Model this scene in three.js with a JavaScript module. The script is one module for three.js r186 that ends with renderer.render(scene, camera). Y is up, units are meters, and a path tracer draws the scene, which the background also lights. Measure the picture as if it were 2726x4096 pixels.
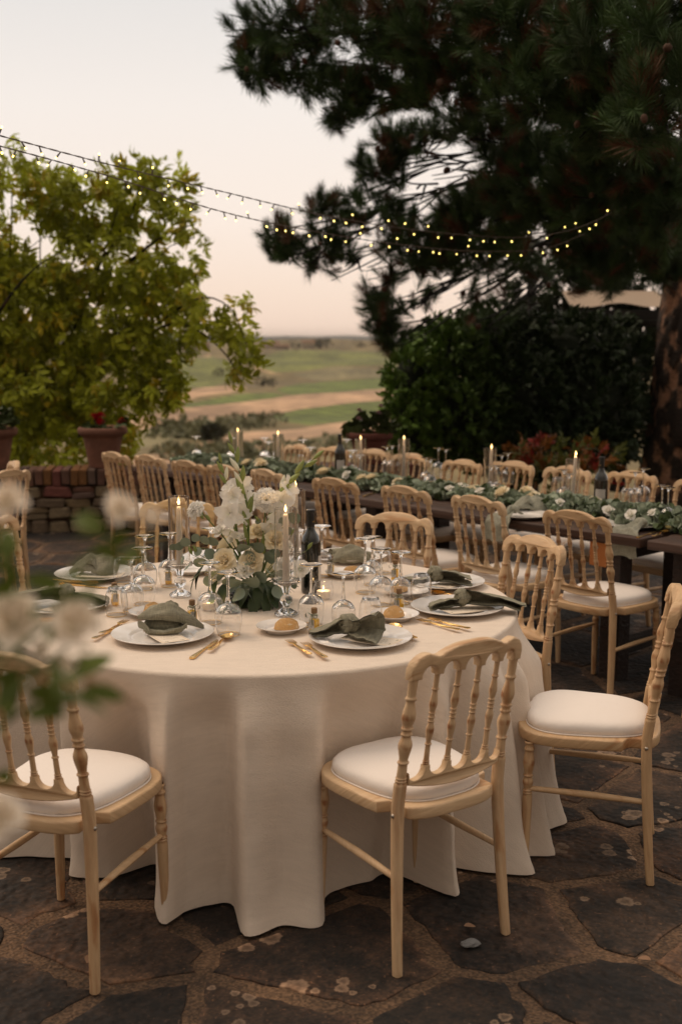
import * as THREE from 'three';
import { mergeGeometries, toCreasedNormals } from 'three/addons/utils/BufferGeometryUtils.js';
import { RoundedBoxGeometry } from 'three/addons/geometries/RoundedBoxGeometry.js';
import { ImprovedNoise } from 'three/addons/math/ImprovedNoise.js';

// ------------------------------------------------------------------ camera, sky, light, exposure
const scene = new THREE.Scene();
const EYE = 1.69, FOCAL = 2626, TILT = Math.atan(393 / FOCAL);   // metres; focal length and tilt measured on a frame 1568 x 2356
const camera = new THREE.PerspectiveCamera(2 * Math.atan(1178 / FOCAL) * 180 / Math.PI, 2726 / 4096, 0.1, 9000);
camera.position.set(0, EYE, 0);
camera.rotation.x = -TILT;
camera.focus = 3.75;
camera.userData.fStop = 2.7;

const lerp = (a, b, t) => a + (b - a) * t, clamp = (x, a = 0, b = 1) => Math.min(b, Math.max(a, x)), sst = (a, b, x) => { const t = clamp((x - a) / (b - a)); return t * t * (3 - 2 * t); };
function makeSky() {
  const W = 512, H = 256, data = new Float32Array(W * H * 4);
  // elevation (deg), colour: an even dusk sky, warm low down, paler and greyer overhead
  const stops = [[-90, .12, .085, .06], [-6, .25, .18, .13], [-0.5, .82, .61, .48], [0, .94, .71, .57], [2.5, .97, .775, .635], [6, .985, .855, .755], [11, .935, .86, .80], [16, .81, .78, .755], [32, .82, .74, .66], [90, 1.02, .885, .76]];
  for (let j = 0; j < H; j++) {
    const el = ((j + .5) / H - .5) * 180;
    let k = 0; while (k < stops.length - 2 && el > stops[k + 1][0]) k++;
    const a = stops[k], b = stops[k + 1]; let t = Math.min(1, Math.max(0, (el - a[0]) / (b[0] - a[0])));
    for (let i = 0; i < W; i++) {
      const az = ((i + .5) / W - .5) * 2 * Math.PI, z = Math.sin(az), x = Math.cos(az);
      // the afterglow lies low behind the pine on the right hand; the sky behind the camera carries its reflection
      const glow = Math.max(0, x * .8 - z * .6) ** 4 * Math.exp(-Math.max(el, 0) / 14) * .10;
      const dim = lerp(1, .30, sst(-.75, .80, z) * sst(70, 10, el));   // the side of the sky away from the afterglow is already dusky
      const o = (j * W + i) * 4;
      data[o] = (a[1] + (b[1] - a[1]) * t) * dim + glow; data[o + 1] = (a[2] + (b[2] - a[2]) * t) * dim * lerp(.80, 1, dim) + glow * .75; data[o + 2] = (a[3] + (b[3] - a[3]) * t) * dim * lerp(.60, 1, dim) + glow * .5; data[o + 3] = 1;
    }
  }
  const t = new THREE.DataTexture(data, W, H, THREE.RGBAFormat, THREE.FloatType);
  t.mapping = THREE.EquirectangularReflectionMapping; t.magFilter = t.minFilter = THREE.LinearFilter; t.needsUpdate = true;
  return t;
}
scene.background = makeSky();
scene.environment = scene.background;
const sun = new THREE.DirectionalLight(new THREE.Color(1, .74, .52), 1.3);
sun.position.set(-5, 9, -7); sun.target.position.set(0, 0.5, -4);
sun.castShadow = true; sun.shadow.radius = 60; sun.shadow.mapSize.set(2048, 2048);
Object.assign(sun.shadow.camera, { left: -14, right: 14, top: 14, bottom: -14, near: 1, far: 60 });
scene.add(sun, sun.target);
scene.fog = new THREE.FogExp2(new THREE.Color().setRGB(.95, .90, .88), 0.00013);
const renderer = new THREE.WebGLRenderer({ antialias: true });
renderer.setSize(681, 1024);
renderer.toneMapping = THREE.LinearToneMapping;
renderer.toneMappingExposure = 1.0;
renderer.shadowMap.enabled = true; renderer.shadowMap.type = THREE.PCFSoftShadowMap;

// ------------------------------------------------------------------ helpers
const V = (x, y, z) => new THREE.Vector3(x, y, z);
function rng(seed) { let s = seed | 0; return () => { s = (s + 0x6d2b79f5) | 0; let t = Math.imul(s ^ (s >>> 15), 1 | s); t = (t + Math.imul(t ^ (t >>> 7), 61 | t)) ^ t; return ((t ^ (t >>> 14)) >>> 0) / 4294967296; }; }
const PN = new ImprovedNoise(), noise = (x, y = 0, z = 0) => PN.noise(x + 31.7, y + 11.3, z + 7.9);
const fbm = (x, y, z = 0, n = 4) => { let s = 0, a = .5; for (let i = 0; i < n; i++) { s += a * noise(x, y, z); x *= 2.03; y *= 2.03; z *= 2.03; a *= .5; } return s; };
// survey of the place: the point at height h, or at depth d, along a sight line of the frame
function ray(u, v) { const x = (u - 784) / FOCAL, y = -(v - 1178) / FOCAL, c = Math.cos(TILT), n = Math.sin(TILT); return [x, -n + y * c, -c - y * n]; }
function P(u, v, h = 0) { const [x, y, z] = ray(u, v), t = (h - EYE) / y; return V(x * t, h, z * t); }
function D(u, v, d) { const [x, y, z] = ray(u, v), t = d / -z; return V(x * t, EYE + y * t, -d); }

const taken = new Map();
function numbered(name) { const n = taken.get(name) ?? 0; taken.set(name, n + 1); return n ? name + '_' + String(n).padStart(3, '0') : name; }
function tag(o, label, category, group) { o.userData.label = label; if (category) o.userData.category = category; if (group) o.userData.group = group; return o; }
function thing(name, label, category, pos = V(0, 0, 0), turn = 0, group) {
  const o = new THREE.Group(); o.name = numbered(name); o.position.copy(pos); o.rotation.y = turn; scene.add(o);
  return tag(o, label, category, group);
}
function part(name, geo, mat, parent, label) {
  const m = new THREE.Mesh(geo, mat); m.name = name; m.castShadow = m.receiveShadow = true; if (label) m.userData.label = label; parent.add(m); return m;
}
function solo(name, geo, mat, label, category, pos = V(0, 0, 0), turn = 0, group) {
  const m = new THREE.Mesh(geo, mat); m.name = numbered(name); m.castShadow = m.receiveShadow = true; m.position.copy(pos); m.rotation.y = turn; scene.add(m);
  return tag(m, label, category, group);
}
function structure(name, geo, mat, parent = scene) { const m = new THREE.Mesh(geo, mat); m.name = parent === scene ? numbered(name) : name; m.castShadow = m.receiveShadow = true; m.userData.kind = 'structure'; parent.add(m); return m; }
function copyOf(src, label, pos, turn, group) {
  const c = src.clone(); c.name = numbered(src.userData.base ?? src.name.replace(/_\d{3}$/, '')); c.userData = { ...src.userData, label }; if (group) c.userData.group = group;
  c.position.copy(pos); c.rotation.y = turn; scene.add(c); return c;
}
function geom(pos, idx, uv, col) {
  const g = new THREE.BufferGeometry(); g.setAttribute('position', new THREE.Float32BufferAttribute(pos, 3));
  if (uv) g.setAttribute('uv', new THREE.Float32BufferAttribute(uv, 2));
  if (col) g.setAttribute('color', new THREE.Float32BufferAttribute(col, 3));
  if (idx) g.setIndex(idx); g.computeVertexNormals(); return g;
}
// a sheet f(s, t) -> [x, y, z] on an (n+1) x (m+1) grid; closed in t when wrap
function sheet(n, m, f, wrap = false, uvf) {
  const pos = [], uv = [], idx = [], M = wrap ? m : m + 1;
  for (let i = 0; i <= n; i++) for (let j = 0; j < M; j++) { const p = f(i / n, j / m); pos.push(p[0], p[1], p[2]); const q = uvf ? uvf(i / n, j / m, p) : [j / m, i / n]; uv.push(q[0], q[1]); }
  for (let i = 0; i < n; i++) for (let j = 0; j < m; j++) { const a = i * M + j, b = i * M + (j + 1) % M, c = a + M, d = b + M; idx.push(a, b, c, b, d, c); }
  return geom(pos, idx, uv);
}
function merge(list) {
  const keep = list.map((g) => { let q = g.index ? g.toNonIndexed() : g.clone(); for (const k of Object.keys(q.attributes)) if (!['position', 'normal', 'uv', 'color'].includes(k)) q.deleteAttribute(k); return q; });
  const col = keep.some((g) => g.attributes.color);
  for (const g of keep) { if (!g.attributes.uv) g.setAttribute('uv', new THREE.Float32BufferAttribute(new Float32Array(g.attributes.position.count * 2), 2)); if (col && !g.attributes.color) g.setAttribute('color', new THREE.Float32BufferAttribute(new Float32Array(g.attributes.position.count * 3).fill(1), 3)); }
  return mergeGeometries(keep);
}
function moved(g, x = 0, y = 0, z = 0, rx = 0, ry = 0, rz = 0, s = 1) {
  const m = new THREE.Matrix4().compose(V(x, y, z), new THREE.Quaternion().setFromEuler(new THREE.Euler(rx, ry, rz, 'YXZ')), typeof s === 'number' ? V(s, s, s) : s);
  return g.clone().applyMatrix4(m);
}
function tinted(g, r, gg, b) { const n = g.attributes.position.count, a = new Float32Array(n * 3); for (let i = 0; i < n; i++) { a[i * 3] = r; a[i * 3 + 1] = gg; a[i * 3 + 2] = b; } g.setAttribute('color', new THREE.BufferAttribute(a, 3)); return g; }
const lathe = (pts, seg = 32) => new THREE.LatheGeometry(pts.map(([r, y]) => new THREE.Vector2(Math.max(r, 0.00001), y)), seg);
// a tube along points with its own radius at every point
function limb(pts, radii, seg = 8, caps = true, steps = 0) {
  const curve = new THREE.CatmullRomCurve3(pts.map((p) => p.isVector3 ? p : V(...p))), n = steps || (pts.length - 1) * 5, fr = curve.computeFrenetFrames(n, false);
  const pos = [], uv = [], idx = []; let len = 0, last = null;
  for (let i = 0; i <= n; i++) {
    const t = i / n, p = curve.getPointAt(t), f = curve.getUtoTmapping(t) * (radii.length - 1), k = Math.min(radii.length - 2, Math.floor(f)), r = lerp(radii[k], radii[k + 1], f - k);
    if (last) len += p.distanceTo(last); last = p;
    for (let j = 0; j <= seg; j++) { const a = j / seg * 2 * Math.PI, c = Math.cos(a) * r, s = Math.sin(a) * r, N = fr.normals[i], B = fr.binormals[i]; pos.push(p.x + N.x * c + B.x * s, p.y + N.y * c + B.y * s, p.z + N.z * c + B.z * s); uv.push(j / seg * 2 * Math.PI * r, len); }
  }
  const w = seg + 1; for (let i = 0; i < n; i++) for (let j = 0; j < seg; j++) { const a = i * w + j; idx.push(a, a + 1, a + w, a + 1, a + w + 1, a + w); }
  if (caps) for (const [i, s] of [[0, 1], [n, 0]]) { const c = pos.length / 3, p = curve.getPointAt(i / n); pos.push(p.x, p.y, p.z); uv.push(0, 0); for (let j = 0; j < seg; j++) s ? idx.push(c, i * w + j + 1, i * w + j) : idx.push(c, i * w + j, i * w + j + 1); }
  return geom(pos, idx, uv);
}
function bar(a, b, r0, r1 = r0, seg = 8) { return limb([a, b], [r0, r1], seg, true, 2); }
function box(w, h, d, r = .004, x = 0, y = 0, z = 0) { return moved(new RoundedBoxGeometry(w, h, d, 2, Math.min(r, w / 2.1, h / 2.1, d / 2.1)), x, y, z); }

// ------------------------------------------------------------------ textures
function dataTex(n, m, f, srgb = true, rx = 1, ry = 1) {
  const d = new Uint8Array(n * m * 4);
  for (let j = 0; j < m; j++) for (let i = 0; i < n; i++) { const c = f(i / n, j / m, i, j), o = (j * n + i) * 4; const q = typeof c === 'number' ? [c, c, c] : c; for (let k = 0; k < 3; k++) d[o + k] = clamp(q[k]) * 255; d[o + 3] = 255; }
  const t = new THREE.DataTexture(d, n, m); t.wrapS = t.wrapT = THREE.RepeatWrapping; t.magFilter = THREE.LinearFilter; t.minFilter = THREE.LinearMipmapLinearFilter; t.generateMipmaps = true; t.repeat.set(rx, ry); if (srgb) t.colorSpace = THREE.SRGBColorSpace; t.needsUpdate = true; return t;
}
// tileable noise: value noise with wrapped lattice
function tnoise(seed) { const T = new Float32Array(65536), r = rng(seed); for (let i = 0; i < 65536; i++) T[i] = r(); return (x, y, px, py) => { const i = Math.floor(x), j = Math.floor(y), a = x - i, b = y - j, u = a * a * (3 - 2 * a), v = b * b * (3 - 2 * b), q = (p, s) => T[(((p % px) + px) % px) * 251 + (((s % py) + py) % py) * 7 & 65535]; return lerp(lerp(q(i, j), q(i + 1, j), u), lerp(q(i, j + 1), q(i + 1, j + 1), u), v); }; }
const TN = tnoise(5);
const tfbm = (x, y, p, q, n = 4) => { let s = 0, a = .5, w = 0; for (let i = 0; i < n; i++) { s += a * TN(x * p, y * q, p, q); w += a; p *= 2; q *= 2; a *= .55; } return s / w; };
function std(o) { return new THREE.MeshStandardMaterial(o); }
function phys(o) { return new THREE.MeshPhysicalMaterial(o); }
const rgb = (r, g, b) => new THREE.Color().setRGB(r, g, b);

// ------------------------------------------------------------------ the terrace: mortar bed and irregular flagstones
const mortarTex = dataTex(512, 512, (u, v) => { const n = tfbm(u, v, 6, 6, 5), g = TN(u * 190, v * 190, 190, 190), k = .24 + .30 * (n - .15) + .20 * (g - .5); return [k * 1.10, k * .86, k * .66]; });
const mortarBump = dataTex(512, 512, (u, v) => .35 * tfbm(u, v, 12, 12, 4) + .65 * TN(u * 170, v * 170, 170, 170), false);
const mMortar = std({ color: rgb(1.0, 1.0, .98), map: mortarTex, bumpMap: mortarBump, bumpScale: .008, roughness: .95 });
const lich = (() => { const r = rng(77), L = []; for (let i = 0; i < 46; i++) { const cx = r(), cy = r(), n = r() < .4 ? 5 : 1 + Math.floor(r() * 2); for (let k = 0; k < n; k++) L.push([cx + (r() - .5) * .06, cy + (r() - .5) * .06, .005 + .012 * r() * r() + (r() < .15 ? .006 : 0), r()]); } return L; })();
const stoneMask = new Float32Array(1024 * 1024);
for (const [cx, cy, R, k] of lich) { const n = Math.ceil(R * 1024 * 1.6); for (let dj = -n; dj <= n; dj++) for (let di = -n; di <= n; di++) { const i = Math.round(cx * 1024) + di, j = Math.round(cy * 1024) + dj, a = Math.atan2(dj, di), d = Math.hypot(di, dj) / 1024, e = R * (1 + .10 * Math.sin(a * 3 + k * 20) + .05 * Math.sin(a * 7 + k * 50) + .05 * Math.sin(a * 13 + k * 90)); const m = sst(e, e * .82, d) * (.62 + .38 * sst(e * .2, e * .75, d)); const o = ((j + 2048) % 1024) * 1024 + (i + 2048) % 1024; stoneMask[o] = Math.max(stoneMask[o], m); } }
const stoneTex = dataTex(1024, 1024, (u, v, i, j) => {
  const n = tfbm(u, v, 5, 5, 6), f = tfbm(u + .3, v, 40, 40, 3), s = TN(u * 330, v * 330, 330, 330), warm = tfbm(u, v + .5, 3, 3, 4);
  let k = .11 + .25 * sst(.32, .78, n) + .22 * (f - .5) + .13 * (s - .5); if (TN(u * 260 + 7, v * 260, 260, 260) > .91) k += .17;
  const dust = sst(.52, .78, tfbm(u + .7, v + .1, 4, 4, 5)); k = lerp(k, .36 + .12 * (s - .5), dust * .55);
  let c = [k * (1.10 + .24 * (warm - .4)), k * .84, k * (.64 - .1 * (warm - .5))];
  const m = stoneMask[j * 1024 + i] * (.75 + .25 * s); return [lerp(c[0], .56, m), lerp(c[1], .475, m), lerp(c[2], .40, m)];
});
const stoneBump = dataTex(512, 512, (u, v) => .7 * tfbm(u, v, 7, 7, 6) + .3 * TN(u * 120, v * 120, 120, 120), false);
const mStone = [[.70, .70, .71], [.60, .60, .60], [.80, .76, .72], [.72, .72, .70]].map(([r, g, b]) => std({ map: stoneTex, bumpMap: stoneBump, bumpScale: .030, roughness: .85, vertexColors: true, color: rgb(r, g, b) }));

const terrace = (() => {
  const g = new THREE.PlaneGeometry(24, 13.4, 120, 70); g.rotateX(-Math.PI / 2); g.translate(2, 0, -3.75);
  const p = g.attributes.position, uv = g.attributes.uv;
  for (let i = 0; i < p.count; i++) { p.setY(i, .0085 + .004 * fbm(p.getX(i) * 1.3, p.getZ(i) * 1.3)); uv.setXY(i, p.getX(i) / 1.1, p.getZ(i) / 1.1); }
  g.computeVertexNormals(); return structure('terrace', g, mMortar);
})();
{
  const r = rng(3), seeds = [];
  // the nearest stones stand where the joints of the terrace show them
  const near = [[1165, 2130], [1455, 2110], [1490, 1850], [1300, 1965], [1290, 1800], [1440, 2345], [1090, 2420], [770, 2215], [215, 2180], [40, 2055], [20, 2300], [300, 2010], [560, 2060], [1420, 1690], [1560, 1720], [600, 2420], [250, 2420], [1180, 1880], [1330, 2460], [1640, 1960], [1680, 2200], [-150, 2160], [880, 1960]];
  for (const [u, v] of near) { const p = P(u, v, 0); seeds.push([p.x, p.z]); }
  for (let z = -10.3; z < -1.2; z += .52) for (let x = -5; x < 5.2; x += .70) {
    const px = x + (r() - .5) * .36 + (Math.round((z + 10.3) / .52) % 2) * .33, pz = z + (r() - .5) * .22;
    if (Math.abs(px) > -pz * .36 + .7) continue;
    if (seeds.every(([a, b]) => Math.hypot(a - px, b - pz) > .42)) seeds.push([px, pz]);
  }
  const tmp = [];
  seeds.forEach(([sx, sz], n) => {
    let poly = [[sx - .8, sz - .8], [sx + .8, sz - .8], [sx + .8, sz + .8], [sx - .8, sz + .8]];
    const joint = .015 + .016 * r();
    for (const [ox, oz] of seeds) {
      const dx = ox - sx, dz = oz - sz, l = Math.hypot(dx, dz); if (l < 1e-6 || l > 2) continue;
      const nx = dx / l, nz = dz / l, lim = l / 2 - joint, out = [];
      for (let i = 0; i < poly.length; i++) {
        const a = poly[i], b = poly[(i + 1) % poly.length], da = (a[0] - sx) * nx + (a[1] - sz) * nz - lim, db = (b[0] - sx) * nx + (b[1] - sz) * nz - lim;
        if (da <= 0) out.push(a); if (da * db < 0) { const t = da / (da - db); out.push([lerp(a[0], b[0], t), lerp(a[1], b[1], t)]); }
      }
      poly = out; if (poly.length < 3) break;
    }
    if (poly.length < 3) return;
    // walk the outline: rough edges, corners knocked off
    let area = 0, cx = 0, cz = 0; for (let i = 0; i < poly.length; i++) { const a = poly[i], b = poly[(i + 1) % poly.length], c = a[0] * b[1] - b[0] * a[1]; area += c; cx += (a[0] + b[0]) * c; cz += (a[1] + b[1]) * c; }
    if (Math.abs(area) < .03) return; cx /= 3 * area; cz /= 3 * area;
    const fine = -sz < 5.5 ? .035 : .12, ring = [];
    for (let i = 0; i < poly.length; i++) { const a = poly[i], b = poly[(i + 1) % poly.length], l = Math.hypot(b[0] - a[0], b[1] - a[1]), k = Math.max(1, Math.round(l / fine)); for (let j = 0; j < k; j++) ring.push([lerp(a[0], b[0], j / k), lerp(a[1], b[1], j / k)]); }
    for (let it = 0; it < 0; it++) { const c = ring.map((p) => [...p]); ring.forEach((p, i) => { const a = c[(i + ring.length - 1) % ring.length], b = c[(i + 1) % ring.length]; p[0] = (a[0] + 2 * p[0] + b[0]) / 4; p[1] = (a[1] + 2 * p[1] + b[1]) / 4; }); }
    const h = .0115 + .004 * r(), N = ring.length, pos = [], uv = [], idx = [], col = [], tx = r() * 5, tz = r() * 5, tilt = [(r() - .5) * .012, (r() - .5) * .012];
    const rings = [[1.0, -.02], [1.0, h - .004], [.985, h], [.88, h + .001], [.5, h + .002]];
    for (const [k, y] of rings) ring.forEach(([x, z]) => {
      const w = k > .9 ? 1 : .3, q = 1 + .07 * w * fbm(x * 5, z * 5, n) + .085 * w * fbm(x * 24, z * 24, n) - .05 * w * Math.max(0, fbm(x * 11, z * 11, n + 5) - .12) * 6;
      const X = cx + (x - cx) * k * q, Z = cz + (z - cz) * k * q; pos.push(X, y > 0 ? y + .005 * fbm(X * 5, Z * 5, 3) + (X - cx) * tilt[0] + (Z - cz) * tilt[1] : y, Z); uv.push((X + tx) / 2.1, (Z + tz) / 2.1); { const e = k > .98 ? 1 : k > .97 ? .75 : k > .8 ? .18 : 0, m = clamp(e * (.8 + 1.4 * fbm(X * 14, Z * 14, 2))); col.push(1 + 1.5 * m, 1 + 1.4 * m, 1 + 1.3 * m); }
    });
    pos.push(cx, h + .002, cz); uv.push((cx + tx) / 2.1, (cz + tz) / 2.1); col.push(1, 1, 1);
    for (let k = 0; k < rings.length - 1; k++) for (let i = 0; i < N; i++) { const a = k * N + i, b = k * N + (i + 1) % N, c = a + N, d = b + N; idx.push(a, c, b, b, c, d); }
    for (let i = 0; i < N; i++) idx.push((rings.length - 1) * N + i, pos.length / 3 - 1, (rings.length - 1) * N + (i + 1) % N);
    let g = geom(pos, area > 0 ? idx : idx.reverse(), uv, col);
    tmp.push([-sz, g, mStone[Math.floor(r() * 4)]]);
  });
  tmp.sort((a, b) => a[0] - b[0]);
  tmp.slice(0, 300).forEach(([, g, m], i) => { const s = part(i ? 'paving_stone_' + String(i).padStart(3, '0') : 'paving_stone', g, m, terrace); s.userData.kind = 'structure'; });
  if (tmp.length > 300) { const s = part('far_paving', merge(tmp.slice(300).map((t) => t[1])), mStone[0], terrace); s.userData.kind = 'stuff'; }
}

// ------------------------------------------------------------------ the low wall at the terrace edge: brick cap on rubble stone
const claytex = dataTex(256, 256, (u, v) => { const n = tfbm(u, v, 4, 4, 5), g = TN(u * 90, v * 90, 90, 90), k = .78 + .34 * (n - .5) + .14 * (g - .5), w = sst(.58, .78, tfbm(u + .2, v + .6, 5, 3, 4)); return [k + w * .15, k + w * .2, k + w * .22]; });
const claybump = dataTex(256, 256, (u, v) => .6 * tfbm(u, v, 6, 6, 5) + .4 * TN(u * 80, v * 80, 80, 80), false);
const brickCols = [[.33, .14, .09], [.28, .125, .085], [.37, .17, .11], [.27, .15, .11], [.42, .17, .055], [.34, .10, .075], [.30, .165, .125]];
const mBrick = brickCols.map((c) => [c[0] * 1.08, c[1] * 1.22, c[2] * 1.25]).map((c) => std({ map: claytex, bumpMap: claybump, bumpScale: .01, roughness: .9, color: rgb(...c) }));
const rubbleCols = [[.36, .25, .13], [.27, .19, .12], [.40, .30, .18], [.23, .175, .13], [.32, .20, .115], [.28, .24, .19]];
const mRubble = rubbleCols.map((c) => c.map((q) => q * 1.45)).map((c) => std({ map: claytex, bumpMap: claybump, bumpScale: .018, roughness: .92, color: rgb(...c) }));
const mBed = std({ map: mortarTex, bumpMap: mortarBump, bumpScale: .01, roughness: .95, color: rgb(.55, .48, .40) });
const WA = V(-4.7, 0, -9.72), WB = V(.72, 0, -10.42), wallLen = WA.distanceTo(WB), wallTurn = -Math.atan2(WB.z - WA.z, WB.x - WA.x);
{
  const r = rng(21), w = thing('terrace_wall', 'low rubble stone wall with a brick cap along the terrace edge behind the tables', 'wall', WA, wallTurn);
  part('mortar_core', box(wallLen, .43, .34, .01, wallLen / 2, .205, -.19), mBed, w);
  const brick = [0, 1, 2].map((k) => { const g = new RoundedBoxGeometry(.066, .135, .40, 2, .008), p = g.attributes.position; for (let i = 0; i < p.count; i++) { const n = .006 * noise(p.getX(i) * 40 + k * 9, p.getY(i) * 30, p.getZ(i) * 20); p.setXYZ(i, p.getX(i) + n, p.getY(i) + n, p.getZ(i) + n); } g.computeVertexNormals(); return g; });
  const shape = [0, 1, 2, 3, 4].map((k) => { const g = new RoundedBoxGeometry(1, 1, 1, 4, .22), p = g.attributes.position; for (let i = 0; i < p.count; i++) { const q = [p.getX(i), p.getY(i), p.getZ(i)], n = 1 + .28 * noise(q[0] * 1.7 + k * 5, q[1] * 1.7, q[2] * 1.7 + k); p.setXYZ(i, q[0] * n, q[1] * n, q[2] * (.8 + .2 * n)); } g.computeVertexNormals(); return g; });
  let n = 0;
  for (let x = .04; x < wallLen; x += .0775, n++) { const b = part(n ? 'brick_' + String(n).padStart(3, '0') : 'brick', brick[n % 3], mBrick[Math.floor(r() ** 1.3 * 7)], w); b.position.set(x, .497 + (r() - .5) * .014, -.185 + (r() - .5) * .014); b.rotation.set((r() - .5) * .05, (r() - .5) * .07, (r() - .5) * .08); }
  n = 0;
  for (const [y0, y1] of [[0, .13], [.13, .235], [.235, .315], [.315, .42]]) for (let x = 0; x < wallLen;) {
    const l = .10 + .20 * r(), two = y1 - y0 > .1 && r() < .25, red = r() < .13;
    for (let k = 0; k < (two ? 2 : 1); k++) {
      const h = (y1 - y0) * (two ? .5 : 1), s = part(n ? 'rubble_stone_' + String(n).padStart(3, '0') : 'rubble_stone', shape[n % 5], red ? mBrick[n % 7] : mRubble[Math.floor(r() * 6)], w); n++;
      s.position.set(x + l / 2, y0 + h * (k + .5) + (r() - .5) * .02, -.045 + (r() - .5) * .025); s.scale.set(l * .95, h * (.90 + .12 * r()), .14); s.rotation.z = (r() - .5) * .16;
    }
    x += l;
  }
}

// ------------------------------------------------------------------ the valley and the hills
const prof = [[10, -.5], [12, -1.6], [25, -3.4], [60, -4.7], [120, -7.3], [200, -9.9], [300, -10.3], [450, -8.8], [700, -3.6], [880, .2], [1000, -1], [1500, -20], [3200, -30]];
function land(x, z) {
  const d = -z; let k = 0; while (k < prof.length - 2 && d > prof[k + 1][0]) k++;
  const a = prof[k], b = prof[k + 1], t = clamp((d - a[0]) / (b[0] - a[0])), p0 = prof[Math.max(0, k - 1)], p3 = prof[Math.min(prof.length - 1, k + 2)], m1 = (b[1] - p0[1]) / (b[0] - p0[0]), m2 = (p3[1] - a[1]) / (p3[0] - a[0]), L = b[0] - a[0], t2 = t * t, t3 = t2 * t;
  const h = (2 * t3 - 3 * t2 + 1) * a[1] + (t3 - 2 * t2 + t) * L * m1 + (-2 * t3 + 3 * t2) * b[1] + (t3 - t2) * L * m2;
  return h + sst(40, 300, d) * 4.2 * noise(x / 80, z / 130) * sst(1400, 800, d) + sst(25, 80, d) * .5 * noise(x / 22, z / 30);
}
function onLand(u, v) { const [x, y, z] = ray(u, v); let t = 14; for (let i = 0; i < 4000; i++) { const px = x * t, py = EYE + y * t, pz = z * t; if (py < land(px, pz)) return V(px, land(px, pz), pz); t *= 1.002; t += .05; if (t > 1400) break; } return null; }
const mField = (() => {
  const W = 1024, H = 2048, c = document.createElement('canvas'); c.width = W; c.height = H; const g = c.getContext('2d');
  const X0 = -260, X1 = 260, Z0 = -12, Z1 = -1012, px = (p) => [(p.x - X0) / (X1 - X0) * W, (p.z - Z0) / (Z1 - Z0) * H];
  g.fillStyle = 'rgb(118,106,72)'; g.fillRect(0, 0, W, H);
  const K = (X, Y) => [287.6 + .40353 * X, 719 + .40353 * Y];
  const tan = 'rgb(184,154,126)', tan2 = 'rgb(172,146,114)', green = 'rgb(98,112,52)', green2 = 'rgb(112,118,64)', grey = 'rgb(122,116,86)';
  const fields = [
    [green2, [[280, 270], [480, 240], [600, 290], [620, 370], [500, 425], [300, 435], [240, 380]]],
    [green2, [[680, 262], [900, 218], [1200, 208], [1560, 250], [1560, 300], [1200, 305], [1000, 335], [850, 342], [720, 300]]],
    [grey, [[950, 350], [1200, 310], [1400, 318], [1560, 340], [1560, 372], [1300, 374], [1100, 388], [1000, 368]]],
    [green, [[860, 440], [1100, 400], [1560, 365], [1560, 425], [1200, 457], [1000, 477], [900, 462]]],
    [tan2, [[330, 282], [480, 236], [492, 250], [340, 296]]], [tan2, [[690, 275], [780, 325], [890, 350], [830, 348], [720, 312]]],
    [tan, [[280, 492], [400, 440], [600, 416], [700, 430], [600, 457], [420, 482], [310, 512]]],
    [tan, [[-60, 600], [140, 580], [300, 545], [600, 520], [900, 480], [1200, 457], [1560, 425], [1560, 492], [1250, 520], [1000, 550], [800, 582], [500, 622], [200, 662], [-60, 690]]],
    [green, [[320, 527], [500, 492], [700, 462], [850, 457], [910, 476], [850, 490], [600, 517], [350, 541]]],
    [grey, [[-60, 700], [250, 655], [500, 622], [800, 586], [850, 620], [700, 650], [560, 692], [300, 735], [-60, 790]]],
    [green, [[830, 590], [1000, 550], [1250, 522], [1560, 500], [1560, 600], [1250, 622], [1050, 642], [900, 622]]],
    [tan, [[-60, 870], [200, 800], [500, 722], [700, 682], [950, 672], [1250, 624], [1560, 606], [1560, 660], [1200, 690], [900, 745], [500, 830], [100, 890]]],
  ];
  for (const [col, pts] of fields) { const w = pts.map(([X, Y]) => onLand(...K(X, Y))); if (w.some((p) => !p)) continue; g.fillStyle = col; g.beginPath(); w.forEach((p, i) => i ? g.lineTo(...px(p)) : g.moveTo(...px(p))); g.closePath(); g.fill(); }
  const d = g.getImageData(0, 0, W, H), out = new Uint8Array(W * H * 4);
  for (let j = 0; j < H; j++) for (let i = 0; i < W; i++) {
    const o = (j * W + i) * 4, isG = d.data[o + 1] > d.data[o], x = i / W * 520, z = j / H * 1000;
    let k = 1 + .50 * fbm(x / 20, z / 40, 1, 5) + .35 * fbm(x / 3, z / 6, 4, 3); if (isG) k *= 1 + .22 * Math.sin((x * .8 + z * .35) * 2.1);
    for (let c2 = 0; c2 < 3; c2++) out[o + c2] = clamp(d.data[o + c2] * k, 0, 255); out[o + 3] = 255;
  }
  const t = new THREE.DataTexture(out, W, H); t.magFilter = THREE.LinearFilter; t.colorSpace = THREE.SRGBColorSpace; t.needsUpdate = true;
  return std({ map: t, roughness: 1, color: rgb(.88, .85, .80) });
})();
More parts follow.
